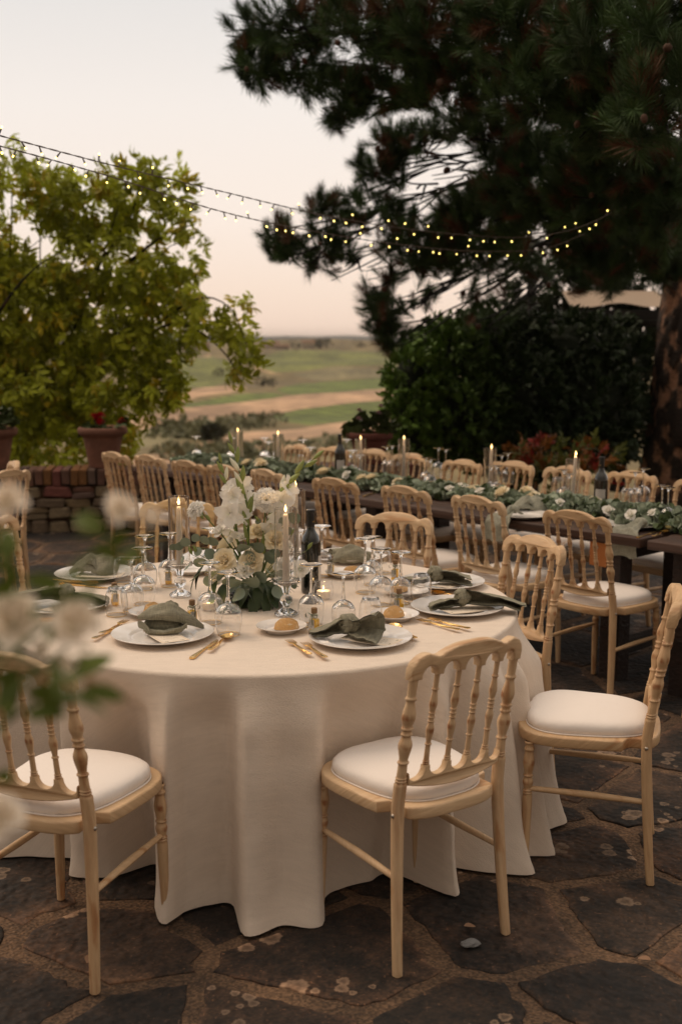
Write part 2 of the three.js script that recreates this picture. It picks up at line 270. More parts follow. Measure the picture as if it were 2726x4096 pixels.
{
  const xs = [], zs = []; for (let i = 0; i <= 150; i++) { const t = i / 75 - 1; xs.push(Math.sign(t) * (Math.abs(t) ** 2.2) * 2600); } for (let i = 0; i <= 170; i++) zs.push(-(10.2 + 3200 * (i / 170) ** 3));
  const pos = [], uv = [], idx = []; for (const z of zs) for (const x of xs) { const k = .25 + .75 * sst(0, 300, -z), X = x * k + Math.sign(x) * 12; pos.push(X, land(X, z), z); uv.push((X + 260) / 520, (z + 12) / -1000); }
  const w = xs.length; for (let j = 0; j < zs.length - 1; j++) for (let i = 0; i < w - 1; i++) { const a = j * w + i; idx.push(a, a + 1, a + w, a + 1, a + w + 1, a + w); }
  structure('valley', geom(pos, idx, uv), mField);
  // wooded ridges on the skyline
  const mRidge = std({ map: dataTex(256, 256, (u, v) => { const n = tfbm(u, v, 24, 24, 4); return [.17 + .18 * n, .19 + .18 * n, .19 + .16 * n]; }, true, 30, 6), roughness: 1 });
  const ridge = (d, top, seed) => sheet(24, 240, (s, t) => { const X = (t - .5) * 5200, e = top(X, d) * Math.sin(Math.min(1, s * 1.25) * Math.PI / 2); return [X, -40 + (40 + e) * Math.min(1, s * 1.25) + 2.5 * noise(X / 22, s * 9, seed), -d - s * 900]; });
  const T1 = (X) => { const u = 784 + FOCAL * X / 2300; return lerp(15, 6, sst(250, 950, u)) + 3 * noise(X / 260, 3) + 1.2 * noise(X / 70, 8); };
  const T2 = (X) => 15 + 6 * noise(X / 420, 12) + 3 * noise(X / 120, 5);
  structure('hills', ridge(1500, T1, 1), mRidge); structure('hills', ridge(2900, T2, 2), mRidge);
}

// ------------------------------------------------------------------ leaves and crowns
const leafMat = (r, g, b, tr = .35) => phys({ color: rgb(r, g, b), roughness: .65, side: THREE.DoubleSide, transmission: tr, thickness: 0, ior: 1.3 });
// one leaf blade: folded along its midrib and drooping
function blade(l, w, fold = .25, droop = .2) {
  const pos = [], idx = [], n = 4; for (let i = 0; i <= n; i++) { const t = i / n, x = w * Math.sin(Math.PI * Math.min(1, t * .93 + .04)) ** .8 / 2, y = -droop * l * t * t, z = l * t; pos.push(-x, y + fold * x, z, 0, y, z, x, y + fold * x, z); }
  for (let i = 0; i < n; i++) { const a = i * 3; idx.push(a, a + 1, a + 3, a + 1, a + 4, a + 3, a + 1, a + 2, a + 4, a + 2, a + 5, a + 4); }
  return geom(pos, idx);
}
function sprig(n, len, l, w, seed, spread = .9) {
  const r = rng(seed), L = []; for (let i = 0; i < n; i++) { const t = (i + .5) / n; L.push(moved(blade(l * (.75 + .5 * r()), w * (.8 + .4 * r()), .3, .15 + .35 * r()), 0, -len * .12 * t * t, len * t, (r() - .3) * .8, (i % 2 ? 1 : -1) * spread * (.6 + .5 * r()), (r() - .5) * .9)); }
  return merge(L);
}
const Q = new THREE.Quaternion(), M4 = new THREE.Matrix4(), UPV = V(0, 1, 0);
// fill blobs (ellipsoids in space) with copies of a sprig; tint varies per copy
function crown(name, parent, geo, mat, blobs, o) {
  const r = rng(o.seed), mats = [], cols = [], c = new THREE.Color();
  for (const b of blobs) {
    const C = D(b[0], b[1], b[4]), k = b[4] / FOCAL, R = V(b[2] * k, b[3] * k, (o.deep ?? 1) * (b[2] + b[3]) * .5 * k), n = Math.round((b[5] ?? 1) * o.density * (R.x * R.y * 4 / (o.unit ?? .01)));
    for (let i = 0; i < n; i++) {
      const th = r() * 2 * Math.PI, cy = 2 * r() - 1, s = Math.sqrt(1 - cy * cy), rad = (o.shell ?? .35) + (1 - (o.shell ?? .35)) * Math.cbrt(r()), dir = V(s * Math.cos(th), cy, s * Math.sin(th));
      const p = V(C.x + dir.x * R.x * rad, C.y + dir.y * R.y * rad, C.z + dir.z * R.z * rad);
      if (o.gap && fbm(p.x * o.gap[1], p.y * o.gap[1], p.z * o.gap[1], 2) < o.gap[0]) continue;
      if (o.keep && !o.keep(p)) continue;
      const out = dir.clone().multiplyScalar(o.out ?? .6).add(V(r() - .5, r() - .5 + (o.up ?? 0), r() - .5)).normalize();
      Q.setFromUnitVectors(V(0, 0, 1), out); const roll = new THREE.Quaternion().setFromAxisAngle(out, o.flat ? (r() - .5) * 1.2 : r() * 6.28); Q.premultiply(roll);
      const sc = (.7 + .6 * r()) * (o.scale ?? 1); M4.compose(p, Q, V(sc, sc, sc)); mats.push(M4.clone()); cols.push(o.tint(r, p, dir));
    }
  }
  const m = new THREE.InstancedMesh(geo, mat, mats.length); m.name = name; m.castShadow = m.receiveShadow = true;
  mats.forEach((x, i) => { m.setMatrixAt(i, x); m.setColorAt(i, c.setRGB(...cols[i])); }); m.userData.kind = 'stuff'; parent.add(m); return m;
}
const barkTex = dataTex(256, 512, (u, v) => { const a = tfbm(u, v, 10, 5, 5), pl = sst(.42, .62, a), f = TN(u * 60, v * 120, 60, 120); const k = lerp(.10, .42, pl) + .10 * (f - .5); return [k, k * .82, k * .70]; });
const barkBump = dataTex(256, 512, (u, v) => sst(.35, .65, tfbm(u, v, 10, 5, 5)) * .8 + .2 * TN(u * 60, v * 90, 60, 90), false);
const mPineBark = std({ map: barkTex, bumpMap: barkBump, bumpScale: .03, roughness: .95, color: rgb(1.7, 1.35, 1.1) });
const mTwig = std({ color: rgb(.10, .07, .045), roughness: .9, map: barkTex }), mPaleBark = std({ color: rgb(.45, .38, .30), roughness: .9, map: barkTex });

// ------------------------------------------------------------------ the big pine on the right
{
  const t = thing('pine_tree', 'tall dark pine at the right edge, its boughs hanging over the tables', 'tree', V(0, 0, 0));
  const bx = 3.78, bz = -12.6, r = rng(8);
  part('trunk', sheet(90, 72, (s, a) => {
    const y = -.1 + 9.2 * s, A = a * 2 * Math.PI, flare = .13 * Math.exp(-y / .45), n = fbm(Math.cos(A) * 3.2, y * 1.5, Math.sin(A) * 3.2 + 5, 4), f = sst(-.12, .10, fbm(Math.cos(A) * 5.5, y * 1.9, Math.sin(A) * 5.5, 3));
    const R = (.36 + flare) * (1 - .055 * y) + .035 * f + .05 * n;
    return [bx + .05 * y * .6 + R * Math.cos(A) - .03 * Math.sin(y), y, bz + R * Math.sin(A)];
  }, true, (s, a) => [a * 2.2, s * 9.2 / 1.0]), mPineBark, t);
  const B = [ // u, v, radius u, radius v, depth, fill
    [560, 75, 52, 46, 9.4], [598, 150, 62, 46, 9.2], [690, 62, 90, 66, 9], [705, 165, 75, 48, 9.2, .7], [790, 235, 58, 62, 9, .95], [850, 85, 120, 84, 8.6], [905, 200, 100, 62, 8.8, .9], [1010, 80, 120, 96, 8.4], [1055, 205, 105, 62, 8.4, .85],
    [1200, 75, 140, 92, 7.8], [1260, 205, 135, 80, 7.6], [1410, 90, 130, 110, 7], [1510, 240, 90, 120, 6.2], [1540, 60, 90, 90, 6.4], [1400, 270, 120, 80, 7.4],
    [862, 388, 42, 34, 10, .9], [925, 350, 62, 44, 10, .6], [955, 435, 90, 55, 9.8], [745, 480, 36, 32, 10.4], [848, 490, 60, 38, 10.2, .9], [640, 560, 36, 42, 10.6], [715, 575, 75, 56, 10.4], [800, 605, 68, 50, 10.3, .9], [868, 655, 54, 40, 10.3, .85],
    [955, 550, 110, 72, 10], [1055, 425, 120, 84, 9.5], [1160, 345, 110, 70, 9, .8], [1105, 520, 120, 72, 9.6], [1250, 430, 135, 95, 8.8], [1250, 555, 120, 70, 9.2], [1400, 420, 135, 110, 8.2], [1440, 560, 120, 84, 9.4], [1535, 420, 70, 130, 8], [1530, 600, 50, 60, 9.8],
    [878, 728, 44, 44, 10.8, .9], [898, 775, 36, 34, 10.8, .8], [965, 690, 52, 42, 10.6, .7], [1010, 620, 55, 34, 10.4, .6], [1150, 605, 70, 32, 10.2, .5], [1185, 695, 66, 30, 10.6, .32], [1280, 640, 75, 42, 10.4, .45], [1105, 742, 50, 24, 11, .28], [1400, 640, 90, 30, 10.6, .4], [1340, 610, 70, 36, 10.4, .5],
  ];
  // boughs: from the trunk out to every blob, and twigs inside it
  const hub = (y) => V(bx + .03 * y - .1, y, bz + .1);
  B.push([960, 325, 60, 34, 9.9, .5], [1030, 300, 60, 30, 9.3, .55], [890, 330, 40, 26, 10, .45], [1010, 385, 70, 40, 9.8, .6], [1110, 290, 70, 34, 9, .6], [1075, 690, 40, 30, 10.6, .35]);
  B.forEach(([u, v, ru, rv, d], i) => {
    const c = D(u, v, d), y0 = clamp(c.y * .8 + 1.0 + .5 * r(), 2.6, 7.5), a = hub(y0), m = a.clone().lerp(c, .55).add(V((r() - .5) * .5, .12 + .25 * r(), (r() - .5) * .5));
    const len = a.distanceTo(c); if (i % 2 === 0 && i < 44) part('bough', limb([a, a.clone().lerp(m, .5).add(V(0, .08, 0)), m, c], [.022 + .004 * len, .016 + .002 * len, .014, .006], 7, false, 14), mTwig, t);
    const k = d / FOCAL, tw = []; for (let j = 0; j < 7; j++) { const e = c.clone().add(V((r() * 2 - 1) * ru * k * .85, (r() * 2 - 1) * rv * k * .8, (r() - .5) * ru * k * 1.4)); const s = m.clone().lerp(c, .35 + .65 * r()); tw.push(limb([s, s.clone().lerp(e, .55).add(V(0, -.06 + .1 * r(), 0)), e], [.011, .007, .004], 5, false, 6)); }
    part('twigs', merge(tw), mTwig, t).userData.kind = 'stuff';
  });
  const tuft = (() => { // needles in a brush round the tip of a shoot
    const q = rng(4), pos = [], idx = [], N = 64;
    for (let i = 0; i < N; i++) {
      const s = i / N, z0 = -.05 + .13 * s, a = i * 2.399, e = (.95 - .55 * s) + (q() - .5) * .3, l = .085 + .035 * q(), dx = Math.cos(a) * Math.sin(e), dy = Math.sin(a) * Math.sin(e), dz = Math.cos(e);
      const px = -Math.sin(a) * .0021, py = Math.cos(a) * .0021, b = pos.length / 3;
      pos.push(-px, -py, z0, px, py, z0, dx * l * .6 + px, dy * l * .6 + py, z0 + dz * l * .6, dx * l * .6 - px, dy * l * .6 - py, z0 + dz * l * .6, dx * l, dy * l, z0 + dz * l * 1.04);
      idx.push(b, b + 1, b + 2, b, b + 2, b + 3, b + 3, b + 2, b + 4);
    }
    return geom(pos, idx);
  })();
  const mNeedle = std({ color: rgb(1, 1, 1), roughness: .8, side: THREE.DoubleSide });
  crown('crown', t, tuft, mNeedle, B, { seed: 17, density: 2.5, unit: .0046, shell: .12, out: .35, up: .42, deep: 1.15, gap: [-.11, 1.35], scale: .95, tint: (q, p) => { const b = q(); if (b < .12) return [.10, .04, .013]; const k = .5 + .7 * q(); return [.042 * k, .086 * k, .019 * k]; } });
  // cones and dead brown clusters
  const cone = (() => { const g = new THREE.SphereGeometry(.022, 10, 9), p = g.attributes.position; for (let i = 0; i < p.count; i++) { const y = p.getY(i), a = Math.atan2(p.getZ(i), p.getX(i)), n = 1 + .16 * Math.sin(a * 5 + y * 260) * (Math.abs(y) < .03 ? 1 : 0); p.setXYZ(i, p.getX(i) * n, y * 1.35, p.getZ(i) * n); } g.computeVertexNormals(); return g; })();
  const mCone = std({ color: rgb(.06, .028, .014), roughness: .9 });
  for (let i = 0; i < 26; i++) { const b = B[Math.floor(r() * B.length)], c = D(b[0] + (r() - .5) * b[2] * 1.3, b[1] + (r() - .5) * b[3] * 1.2, b[4] - .35); const m = part('pine_cone', cone, mCone, t); m.position.copy(c); m.rotation.set(r() * 3, r() * 3, r()); m.scale.setScalar(.7 + .5 * r()); }
}

// ------------------------------------------------------------------ the leafy tree beyond the wall on the left
function boughs(t, root, blobs, mat, seed, r0 = .05) {
  const r = rng(seed); for (const [u, v, ru, rv, d] of blobs) { const c = D(u, v, d), m = root.clone().lerp(c, .5).add(V((r() - .5) * .6, .1 + .3 * r(), (r() - .5) * .6)); part('branch', limb([root, m, c, c.clone().add(V((r() - .3) * ru * d / FOCAL, .2 * rv * d / FOCAL, 0))], [r0, r0 * .6, r0 * .3, .006], 6, false, 12), mat, t); }
}
{
  const t = thing('leafy_tree', 'bushy yellow green tree with drooping leaves beyond the low wall on the left', 'tree');
  const B = [[25, 395, 62, 50, 11.5, .7], [110, 440, 60, 46, 11.6, .75], [335, 385, 30, 24, 11.6, .7], [290, 425, 70, 34, 11.6, .65], [385, 430, 50, 46, 11.6, .75], [205, 480, 110, 60, 11.8, .8], [440, 520, 34, 20, 11.4, .7], [400, 560, 72, 64, 11.6, .9], [70, 560, 120, 90, 11.8], [270, 600, 140, 90, 11.8], [425, 645, 52, 54, 11.6, .9],
    [60, 720, 130, 110, 12], [240, 740, 140, 100, 12], [375, 740, 78, 72, 11.8, .9], [455, 735, 40, 30, 11.4, .6], [500, 660, 22, 16, 11.2, .6], [400, 830, 40, 40, 11.7, .7], [370, 960, 34, 40, 11.6, .7], [478, 685, 42, 24, 11.2, .75], [548, 738, 30, 42, 11, .8], [568, 812, 30, 34, 11, .75], [545, 855, 22, 24, 11, .6], [90, 880, 140, 120, 12], [250, 890, 130, 105, 12], [360, 890, 55, 74, 11.8, .8], [330, 990, 42, 58, 11.6, .9], [140, 1015, 170, 70, 12], [10, 960, 90, 110, 12.2], [-60, 640, 110, 160, 12], [-50, 880, 100, 160, 12.2]];
  const root = V(-3.6, .6, -12.4);
  part('trunk', limb([[-3.9, -2.2, -12.7], [-3.75, -.6, -12.5], [-3.6, .6, -12.4], [-3.3, 1.7, -12.4]], [.20, .16, .14, .09], 12), mPaleBark, t);
  boughs(t, root, B.filter((b) => b[2] > 44), mPaleBark, 6, .016);
  for (const q of [[[250, 800, 12], [340, 760, 11.8], [420, 705, 11.5], [480, 684, 11.2], [535, 715, 11], [566, 790, 11]], [[300, 790, 11.9], [400, 745, 11.6], [470, 770, 11.3], [530, 830, 11], [548, 862, 11]], [[220, 620, 11.8], [300, 500, 11.7], [322, 420, 11.6], [338, 376, 11.6]], [[-30, 760, 11.5], [40, 660, 11.3], [90, 610, 11.3], [180, 560, 11.4]], [[300, 600, 11.6], [380, 540, 11.5], [450, 515, 11.4]]]) part('branch', limb(q.map((a) => D(...a)), [.022, .012, .008, .004], 6, false, 18), mPaleBark, t);
  const gA = sprig(8, .14, .080, .034, 5), mL = leafMat(1, 1, 1, .36);
  crown('crown', t, gA, mL, B, { seed: 41, density: 3.4, unit: .0085, shell: .1, out: .5, up: -.30, gap: [-.10, 1.6], scale: 1.0, tint: (q, p, dir) => { const k = .55 + .8 * q(), y = q() < .10 ? 1 : 0; return [(.42 + y * .16) * k, (.46 + y * .02) * k, .036 * k]; } });
}
// ------------------------------------------------------------------ laurel hedge, red shrub, dark trees behind
{
  const t = thing('laurel_hedge', 'big dark green laurel hedge standing behind the long table under the pine', 'hedge');
  const B = [[955, 870, 62, 80, 11.6, 1.2], [940, 990, 55, 80, 11.5, 1.2], [1030, 820, 90, 70, 11.8, 1.1], [1060, 950, 110, 100, 11.7, 1.1], [1150, 790, 100, 70, 12, 1.1], [1190, 920, 120, 110, 11.9], [1300, 800, 120, 70, 12.2], [1330, 930, 130, 110, 12.1], [1410, 830, 70, 90, 12.8], [1415, 960, 62, 110, 12.8], [1220, 1030, 230, 60, 11.9, .9], [1050, 755, 60, 26, 11.8, .5], [990, 775, 34, 22, 11.7, .4], [1180, 735, 60, 24, 12, .4]];
  part('stem', limb([[1.9, -.1, -12.6], [1.95, .8, -12.6], [1.8, 1.5, -12.5]], [.09, .07, .03], 8), mTwig, t);
  boughs(t, V(1.9, .6, -12.5), B.slice(0, 10), mTwig, 9, .03);
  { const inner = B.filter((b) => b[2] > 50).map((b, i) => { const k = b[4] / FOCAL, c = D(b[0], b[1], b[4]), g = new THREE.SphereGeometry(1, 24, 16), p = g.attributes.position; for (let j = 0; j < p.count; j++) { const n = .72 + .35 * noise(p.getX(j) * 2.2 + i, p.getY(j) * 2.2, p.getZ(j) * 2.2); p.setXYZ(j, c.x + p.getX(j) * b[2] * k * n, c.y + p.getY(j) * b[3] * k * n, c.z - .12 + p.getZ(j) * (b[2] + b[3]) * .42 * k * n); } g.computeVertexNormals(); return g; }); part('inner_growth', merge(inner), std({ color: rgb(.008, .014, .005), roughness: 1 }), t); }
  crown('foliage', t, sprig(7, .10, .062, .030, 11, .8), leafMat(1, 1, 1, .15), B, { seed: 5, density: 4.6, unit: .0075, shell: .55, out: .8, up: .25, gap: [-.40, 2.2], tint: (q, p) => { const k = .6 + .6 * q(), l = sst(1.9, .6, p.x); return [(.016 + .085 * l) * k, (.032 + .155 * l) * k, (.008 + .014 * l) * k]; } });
  const s = thing('red_shrub', 'low shrub with red and orange autumn leaves at the foot of the dark hedge', 'shrub');
  const C = [[1225, 1050, 46, 34, 10.4], [1290, 1045, 60, 34, 10.4], [1370, 1055, 55, 30, 10.5], [1240, 1085, 60, 34, 10.3], [1340, 1090, 80, 30, 10.4], [1200, 1070, 30, 30, 10.3]];
  part('stem', limb([[2.1, -.1, -10.5], [2.1, .3, -10.5], [2.0, .5, -10.45]], [.03, .022, .012], 6), mTwig, s);
  crown('foliage', s, sprig(7, .10, .045, .020, 31), leafMat(1, 1, 1, .3), C, { seed: 15, density: 1.6, unit: .0055, shell: .3, out: .6, up: .2, tint: (q, p) => { const b = fbm(p.x * 3, p.y * 3, p.z * 3, 2) + .5 * (q() - .5), k = .7 + .6 * q(); return b > .24 ? [.30 * k, .028 * k, .018 * k] : b > -.02 ? [.26 * k, .10 * k, .018 * k] : [.12 * k, .14 * k, .025 * k]; } });
  const far = [['evergreen_tree', 'dark evergreen tree crowding behind the awning and the hedge', [[1290, 620, 110, 120, 19], [1400, 560, 120, 120, 19.5], [1500, 640, 110, 140, 19], [1340, 800, 160, 110, 18.6], [1500, 840, 120, 130, 18.6]], V(4.6, 0, -19)], ['evergreen_tree', 'dark tree half hidden by the pine boughs between the hedge and the awning', [[1210, 800, 90, 40, 16, .8], [1140, 830, 80, 40, 15.6, .8], [1250, 850, 90, 70, 15.8]], V(2.6, -.3, -16)]];
  for (const [n, label, B2, root] of far) { const f = thing(n, label, 'tree'); part('trunk', limb([root.clone().add(V(0, -.8, 0)), root.clone().add(V(.1, 1.2, 0)), root.clone().add(V(0, 3, 0))], [.16, .12, .05], 8), mTwig, f); crown('crown', f, sprig(7, .2, .13, .06, 3), leafMat(1, 1, 1, .1), B2, { seed: 8, density: 1.5, unit: .02, shell: .3, out: .7, tint: (q) => { const k = .6 + .7 * q(); return [.014 * k, .022 * k, .007 * k]; } }); }
}
// ------------------------------------------------------------------ trees, groves and farmhouses across the valley
{
  const clump = sprig(8, .5, .55, .34, 2), mFar = leafMat(1, 1, 1, .1);
  const tree = (label, u, v, ru, rv, k, col, seed) => {
    const g = onLand(u, v + rv * .9); if (!g) return; const d = -g.z, s = d / FOCAL, t = thing('hill_tree', label, 'tree');
    part('trunk', limb([g.clone().add(V(0, -.4, 0)), g.clone().add(V(0, rv * s * .8, 0)), g.clone().add(V(0, rv * s * 1.3, 0))], [ru * s * .08 + .08, ru * s * .05 + .05, .04], 6), mTwig, t);
    const r = rng(seed), B = []; for (let i = 0; i < k; i++) B.push([u + (r() - .5) * ru * 1.3, v + (r() - .5) * rv * .7, ru * .5, rv * .62, d]);
    crown('crown', t, clump, mFar, B, { seed, density: .5, unit: .0035 * s * s * FOCAL, shell: .3, out: .7, scale: Math.max(.5, ru * s * .16), tint: (q) => { const m = .7 + .6 * q(); return [col[0] * m, col[1] * m, col[2] * m]; } });
  };
  const dk = [.06, .065, .032], ol = [.21, .215, .125];
  tree('round dark bush standing alone in the field just above the long table', 481, 996, 30, 20, 5, dk, 1);
  tree('dark tree clump beside the cart track in the middle of the hillside', 605, 878, 26, 12, 4, dk, 2);
  tree('small dark tree right beside the larger clump on the middle hillside', 628, 882, 12, 10, 2, dk, 3);
  tree('wide low thicket of dark trees on the left part of the hillside', 512, 857, 26, 9, 4, dk, 4);
  tree('dark tree at the left of the valley close to the leafy crown', 402, 884, 20, 17, 3, dk, 5);
  tree('dark tree just below the hanging branch tip', 552, 872, 14, 12, 3, dk, 6);
  tree('tall dark tree on the ridge between the two farmhouse groups', 670, 786, 14, 14, 3, dk, 7);
  tree('dark grove on the ridge right of the bright farmhouse', 738, 790, 30, 12, 5, dk, 8);
  tree('dark trees on the ridge left of the bright farmhouse', 688, 792, 18, 10, 4, dk, 9);
  tree('distant dark tree on the ridge by the pine bough tips', 828, 791, 20, 9, 4, dk, 10);
  tree('single small tree in the upper vineyard', 680, 803, 9, 5, 2, dk, 11);
  // olive groves: rows of grey green trees nobody could count
  const rows = (name, label, pts, col, seed, sz) => { const t = new THREE.Group(); t.name = numbered(name); t.userData = { label, category: 'grove', kind: 'stuff' }; scene.add(t); const B = pts.map(([u, v]) => { const g = onLand(u, v); return g ? [u, v - sz * 60 / -g.z * 12, sz * FOCAL / -g.z, sz * .7 * FOCAL / -g.z, -g.z] : null; }).filter(Boolean); crown('foliage', t, clump, mFar, B, { seed, density: 15, unit: sz * sz * 4, shell: .3, out: .7, scale: sz * .5, tint: (q) => { const m = .7 + .6 * q(); return [col[0] * m, col[1] * m, col[2] * m]; } }); };
  const r = rng(55), A = [], C = []; for (let i = 0; i < 70; i++) { const t = r(), u = lerp(370, 640, t); A.push([u, lerp(1010, 985, t) + (r() - .5) * 22 - (u > 520 ? 12 : 0)]); } for (let i = 0; i < 80; i++) { const u = lerp(360, 860, r()); C.push([u, 1050 - 22 * sst(560, 840, u) + (r() - .5) * 16]); }
  rows('olive_grove', 'grey green olive rows on the slope around the lone dark bush', A, ol, 3, 1.3); rows('olive_grove', 'grey green olive bushes right behind the long table', C, ol, 4, .75);
  // farmhouses on the ridge
  const mWall = std({ color: rgb(.90, .70, .54), roughness: .95, map: claytex }), mWall2 = std({ color: rgb(.95, .80, .60), roughness: .95, map: claytex }), mRoof = std({ color: rgb(.42, .24, .15), roughness: .95, map: claytex }), mPane = std({ color: rgb(.05, .05, .055), roughness: .3 });
  const house = (label, u, v, w, h, dp, turn, m) => {
    const g = onLand(u, v + 4) ?? D(u, v, 850), t = thing('farmhouse', label, 'house', g.clone().add(V(0, -.6, 0)), turn);
    const s = -g.z / FOCAL; w *= s; h *= s; dp *= s;
    part('wall', box(w, h, dp, .02, 0, h / 2, 0), m, t);
    const sh = new THREE.Shape([[-dp / 2 - .5, 0], [dp / 2 + .5, 0], [0, h * .32]].map((p) => new THREE.Vector2(...p))), rg = new THREE.ExtrudeGeometry(sh, { depth: w + .8, bevelEnabled: false }); rg.rotateY(Math.PI / 2); rg.translate(-w / 2 - .4, h + .02, 0);
    const roof = part('roof', rg, mRoof, t); part('chimney', box(.8, 1.6, .8, .02, w * .22, h * 1.32, 0), m, roof);
    for (let i = 0; i < 4; i++) for (let j = 0; j < (h > 6 ? 2 : 1); j++) { const wn = part('window', box(1, 1.5, .12, .01, -w / 2 + w * (i + .5) / 4, h * (j + .55) / (h > 6 ? 2 : 1.3), dp / 2 + .03), mPane, t); void wn; }
  };
  house('pale farmhouse at the left end of the hilltop hamlet behind the leaves', 409, 803, 38, 15, 22, .15, mWall2);
  house('second farmhouse of the left hamlet just right of the first', 447, 803, 28, 16, 20, -.1, mWall2);
  house('small farmhouse at the right end of the left hamlet', 472, 799, 20, 13, 12, .2, mWall);
  house('long reddish farmhouse in the middle of the ridge', 622, 798, 40, 14, 20, .05, mWall);
  house('lower reddish farm building next to the long one on the ridge', 650, 800, 30, 11, 18, -.12, mWall);
  house('bright sandy farmhouse near the right of the ridge', 709, 799, 28, 17, 18, .1, mWall2);
}
// ------------------------------------------------------------------ awning behind the hedge
{
  const c = D(1418, 690, 17), t = thing('awning', 'cream fabric awning on a dark wooden frame behind the hedge and the pine trunk', 'awning', V(c.x, 0, c.z), -.05);
  const y = c.y, mCanvas = std({ color: rgb(.36, .28, .21), roughness: .9, side: THREE.DoubleSide }), mDark = std({ color: rgb(.06, .038, .025), roughness: .8, map: barkTex });
  part('canopy', sheet(20, 30, (s, q) => { const X = (q - .5) * 1.42; return [X, y + .16 - .24 * s - .03 * Math.sin(q * Math.PI * 3) * s, .2 + .9 * s - .9]; }), mCanvas, t);
  part('beam', box(1.9, .14, .12, .01, .1, y - .22, .15), mDark, t); part('beam', box(1.9, .10, .10, .01, .1, y - .33, -.7), mDark, t);
  for (const [x, z] of [[-.75, .15], [.95, .15], [-.75, -.7], [.95, -.7]]) part('post', box(.11, y - .2, .11, .01, x, (y - .2) / 2 - .05, z), mDark, t);
}
// ------------------------------------------------------------------ terracotta pots on the wall
{
  const mTerra = [std({ map: claytex, bumpMap: claybump, bumpScale: .004, roughness: .85, color: rgb(.36, .16, .105) }), std({ map: claytex, bumpMap: claybump, bumpScale: .004, roughness: .85, color: rgb(.27, .085, .06) })];
  const soilM = std({ color: rgb(.05, .035, .025), roughness: 1 });
  const pot = (label, pos, R, H, m, kind) => {
    const t = thing('flower_pot', label, 'flower pot', pos, .3), f = (y) => lerp(.62, .93, y);
    part('pot', sheet(28, 72, (s, a) => { const A = a * 2 * Math.PI, y = s, flute = (s > .04 && s < .8) ? .012 * Math.abs(Math.sin(A * 11)) : 0, rr = s > .86 ? 1.04 : s > .82 ? 1.0 : f(s); return [Math.cos(A) * R * (rr - flute), y * H, Math.sin(A) * R * (rr - flute)]; }, true, (s, a) => [a * 3, s * 1.2]), m, t);
    part('rim', lathe([[R * .86, H - .05], [R * .88, H], [R * 1.0, H + .008], [R * 1.07, H - .004], [R * 1.08, H - .03], [R * 1.05, H - .05], [R * .98, H - .058]], 48), m, t);
    part('soil', moved(new THREE.CircleGeometry(R * .9, 32), 0, H - .03, 0, -Math.PI / 2), soilM, t);
    const r = rng(kind * 7 + 1), leaf = sprig(6, .09, .06, .05, 9), mL = leafMat(.06, .085, .022, .25), fl = [];
    const mFl = std({ color: kind === 1 ? rgb(.46, .008, .02) : kind === 2 ? rgb(.50, .34, .36) : rgb(.50, .40, .34), roughness: .7, side: THREE.DoubleSide });
    const many = kind === 1 ? 16 : 60; for (let i = 0; i < many; i++) { const a = r() * 6.28, q = Math.sqrt(r()) * R * 1.0, h = H + (kind === 1 ? .02 : .04 + .16 * r() * (1.1 - q / R)); const s = part('leaf_sprig', leaf, mL, t); s.position.set(Math.cos(a) * q, h, Math.sin(a) * q); s.rotation.set(-.5 - r(), a, r()); }
    const pet = blade(.035, .035, .4, .3), bloom = merge(Array.from({ length: 14 }, (_, i) => moved(pet, 0, 0, 0, -.3 - (i % 3) * .5, i * 2.4, 0)));
    const spots = kind === 1 ? [[-.05, .10, .1], [-.03, .06, .12], [-.06, .07, .08], [-.02, .11, .1], [-.08, .10, .1], [-.04, .04, .12], [.15, .04, .1], [.17, .06, .1]] : kind === 2 ? [[-.1, .2, 0], [.09, .24, .05], [.05, .18, .1], [-.14, .13, .1]] : [[-.02, .12, .1], [.05, .14, .1], [.09, .08, .1], [-.08, .13, .1], [.0, .06, .15], [.1, .03, .12]];
    for (const [x, y, z] of spots) { const b = part('bloom', bloom, mFl, t); b.position.set(x, H + y, z); b.scale.setScalar(kind === 1 ? 1.25 : 1); part('stalk', limb([[x * .8, H - .04, z * .8], [x, H + y, z]], [.003, .002], 5), mL, t); }
  };
  const top = .572;
  const at = (u) => { const x = (u - 784) / FOCAL, k = (WB.z - WA.z) / (WB.x - WA.x), z = (WA.z - WA.x * k - .19) / (1 + k * x * 1.0); const zz = -Math.abs(z); return V(x * -zz, top, zz); };
  pot('weathered terracotta pot with red geraniums standing on the wall left of the chairs', at(236), .205, .35, mTerra[0], 1);
  pot('terracotta pot with pale pink flowers at the left edge of the wall', at(-18), .205, .35, mTerra[0], 3);
  pot('deep red terracotta pot with green plants and mauve flowers in front of the hedge', at(850), .20, .28, mTerra[1], 2);
}

// ------------------------------------------------------------------ painted chairs with turned spindles
const woodTex = dataTex(512, 512, (u, v) => {
  const st = tfbm(u, v, 60, 5, 4), bl = tfbm(u, v, 5, 3, 4), w = sst(.60, .80, tfbm(u + .4, v + .2, 16, 3, 4)), fine = TN(u * 220, v * 26, 220, 26);
  const k = .86 + .07 * (st - .5) + .08 * (bl - .5) + .04 * (fine - .5), q = w * .55; return [k * lerp(.99, .78, q), k * lerp(.90, .57, q), k * lerp(.765, .38, q)];
});
const woodBump = dataTex(256, 256, (u, v) => .6 * tfbm(u, v, 40, 4, 4) + .4 * TN(u * 110, v * 18, 110, 18), false);
const woods = [[.90, .77, .64], [.96, .85, .74], [.86, .72, .58], [.98, .83, .57]].map((c) => std({ map: woodTex, bumpMap: woodBump, bumpScale: .0016, roughness: .5, vertexColors: true, color: rgb(...c) }));
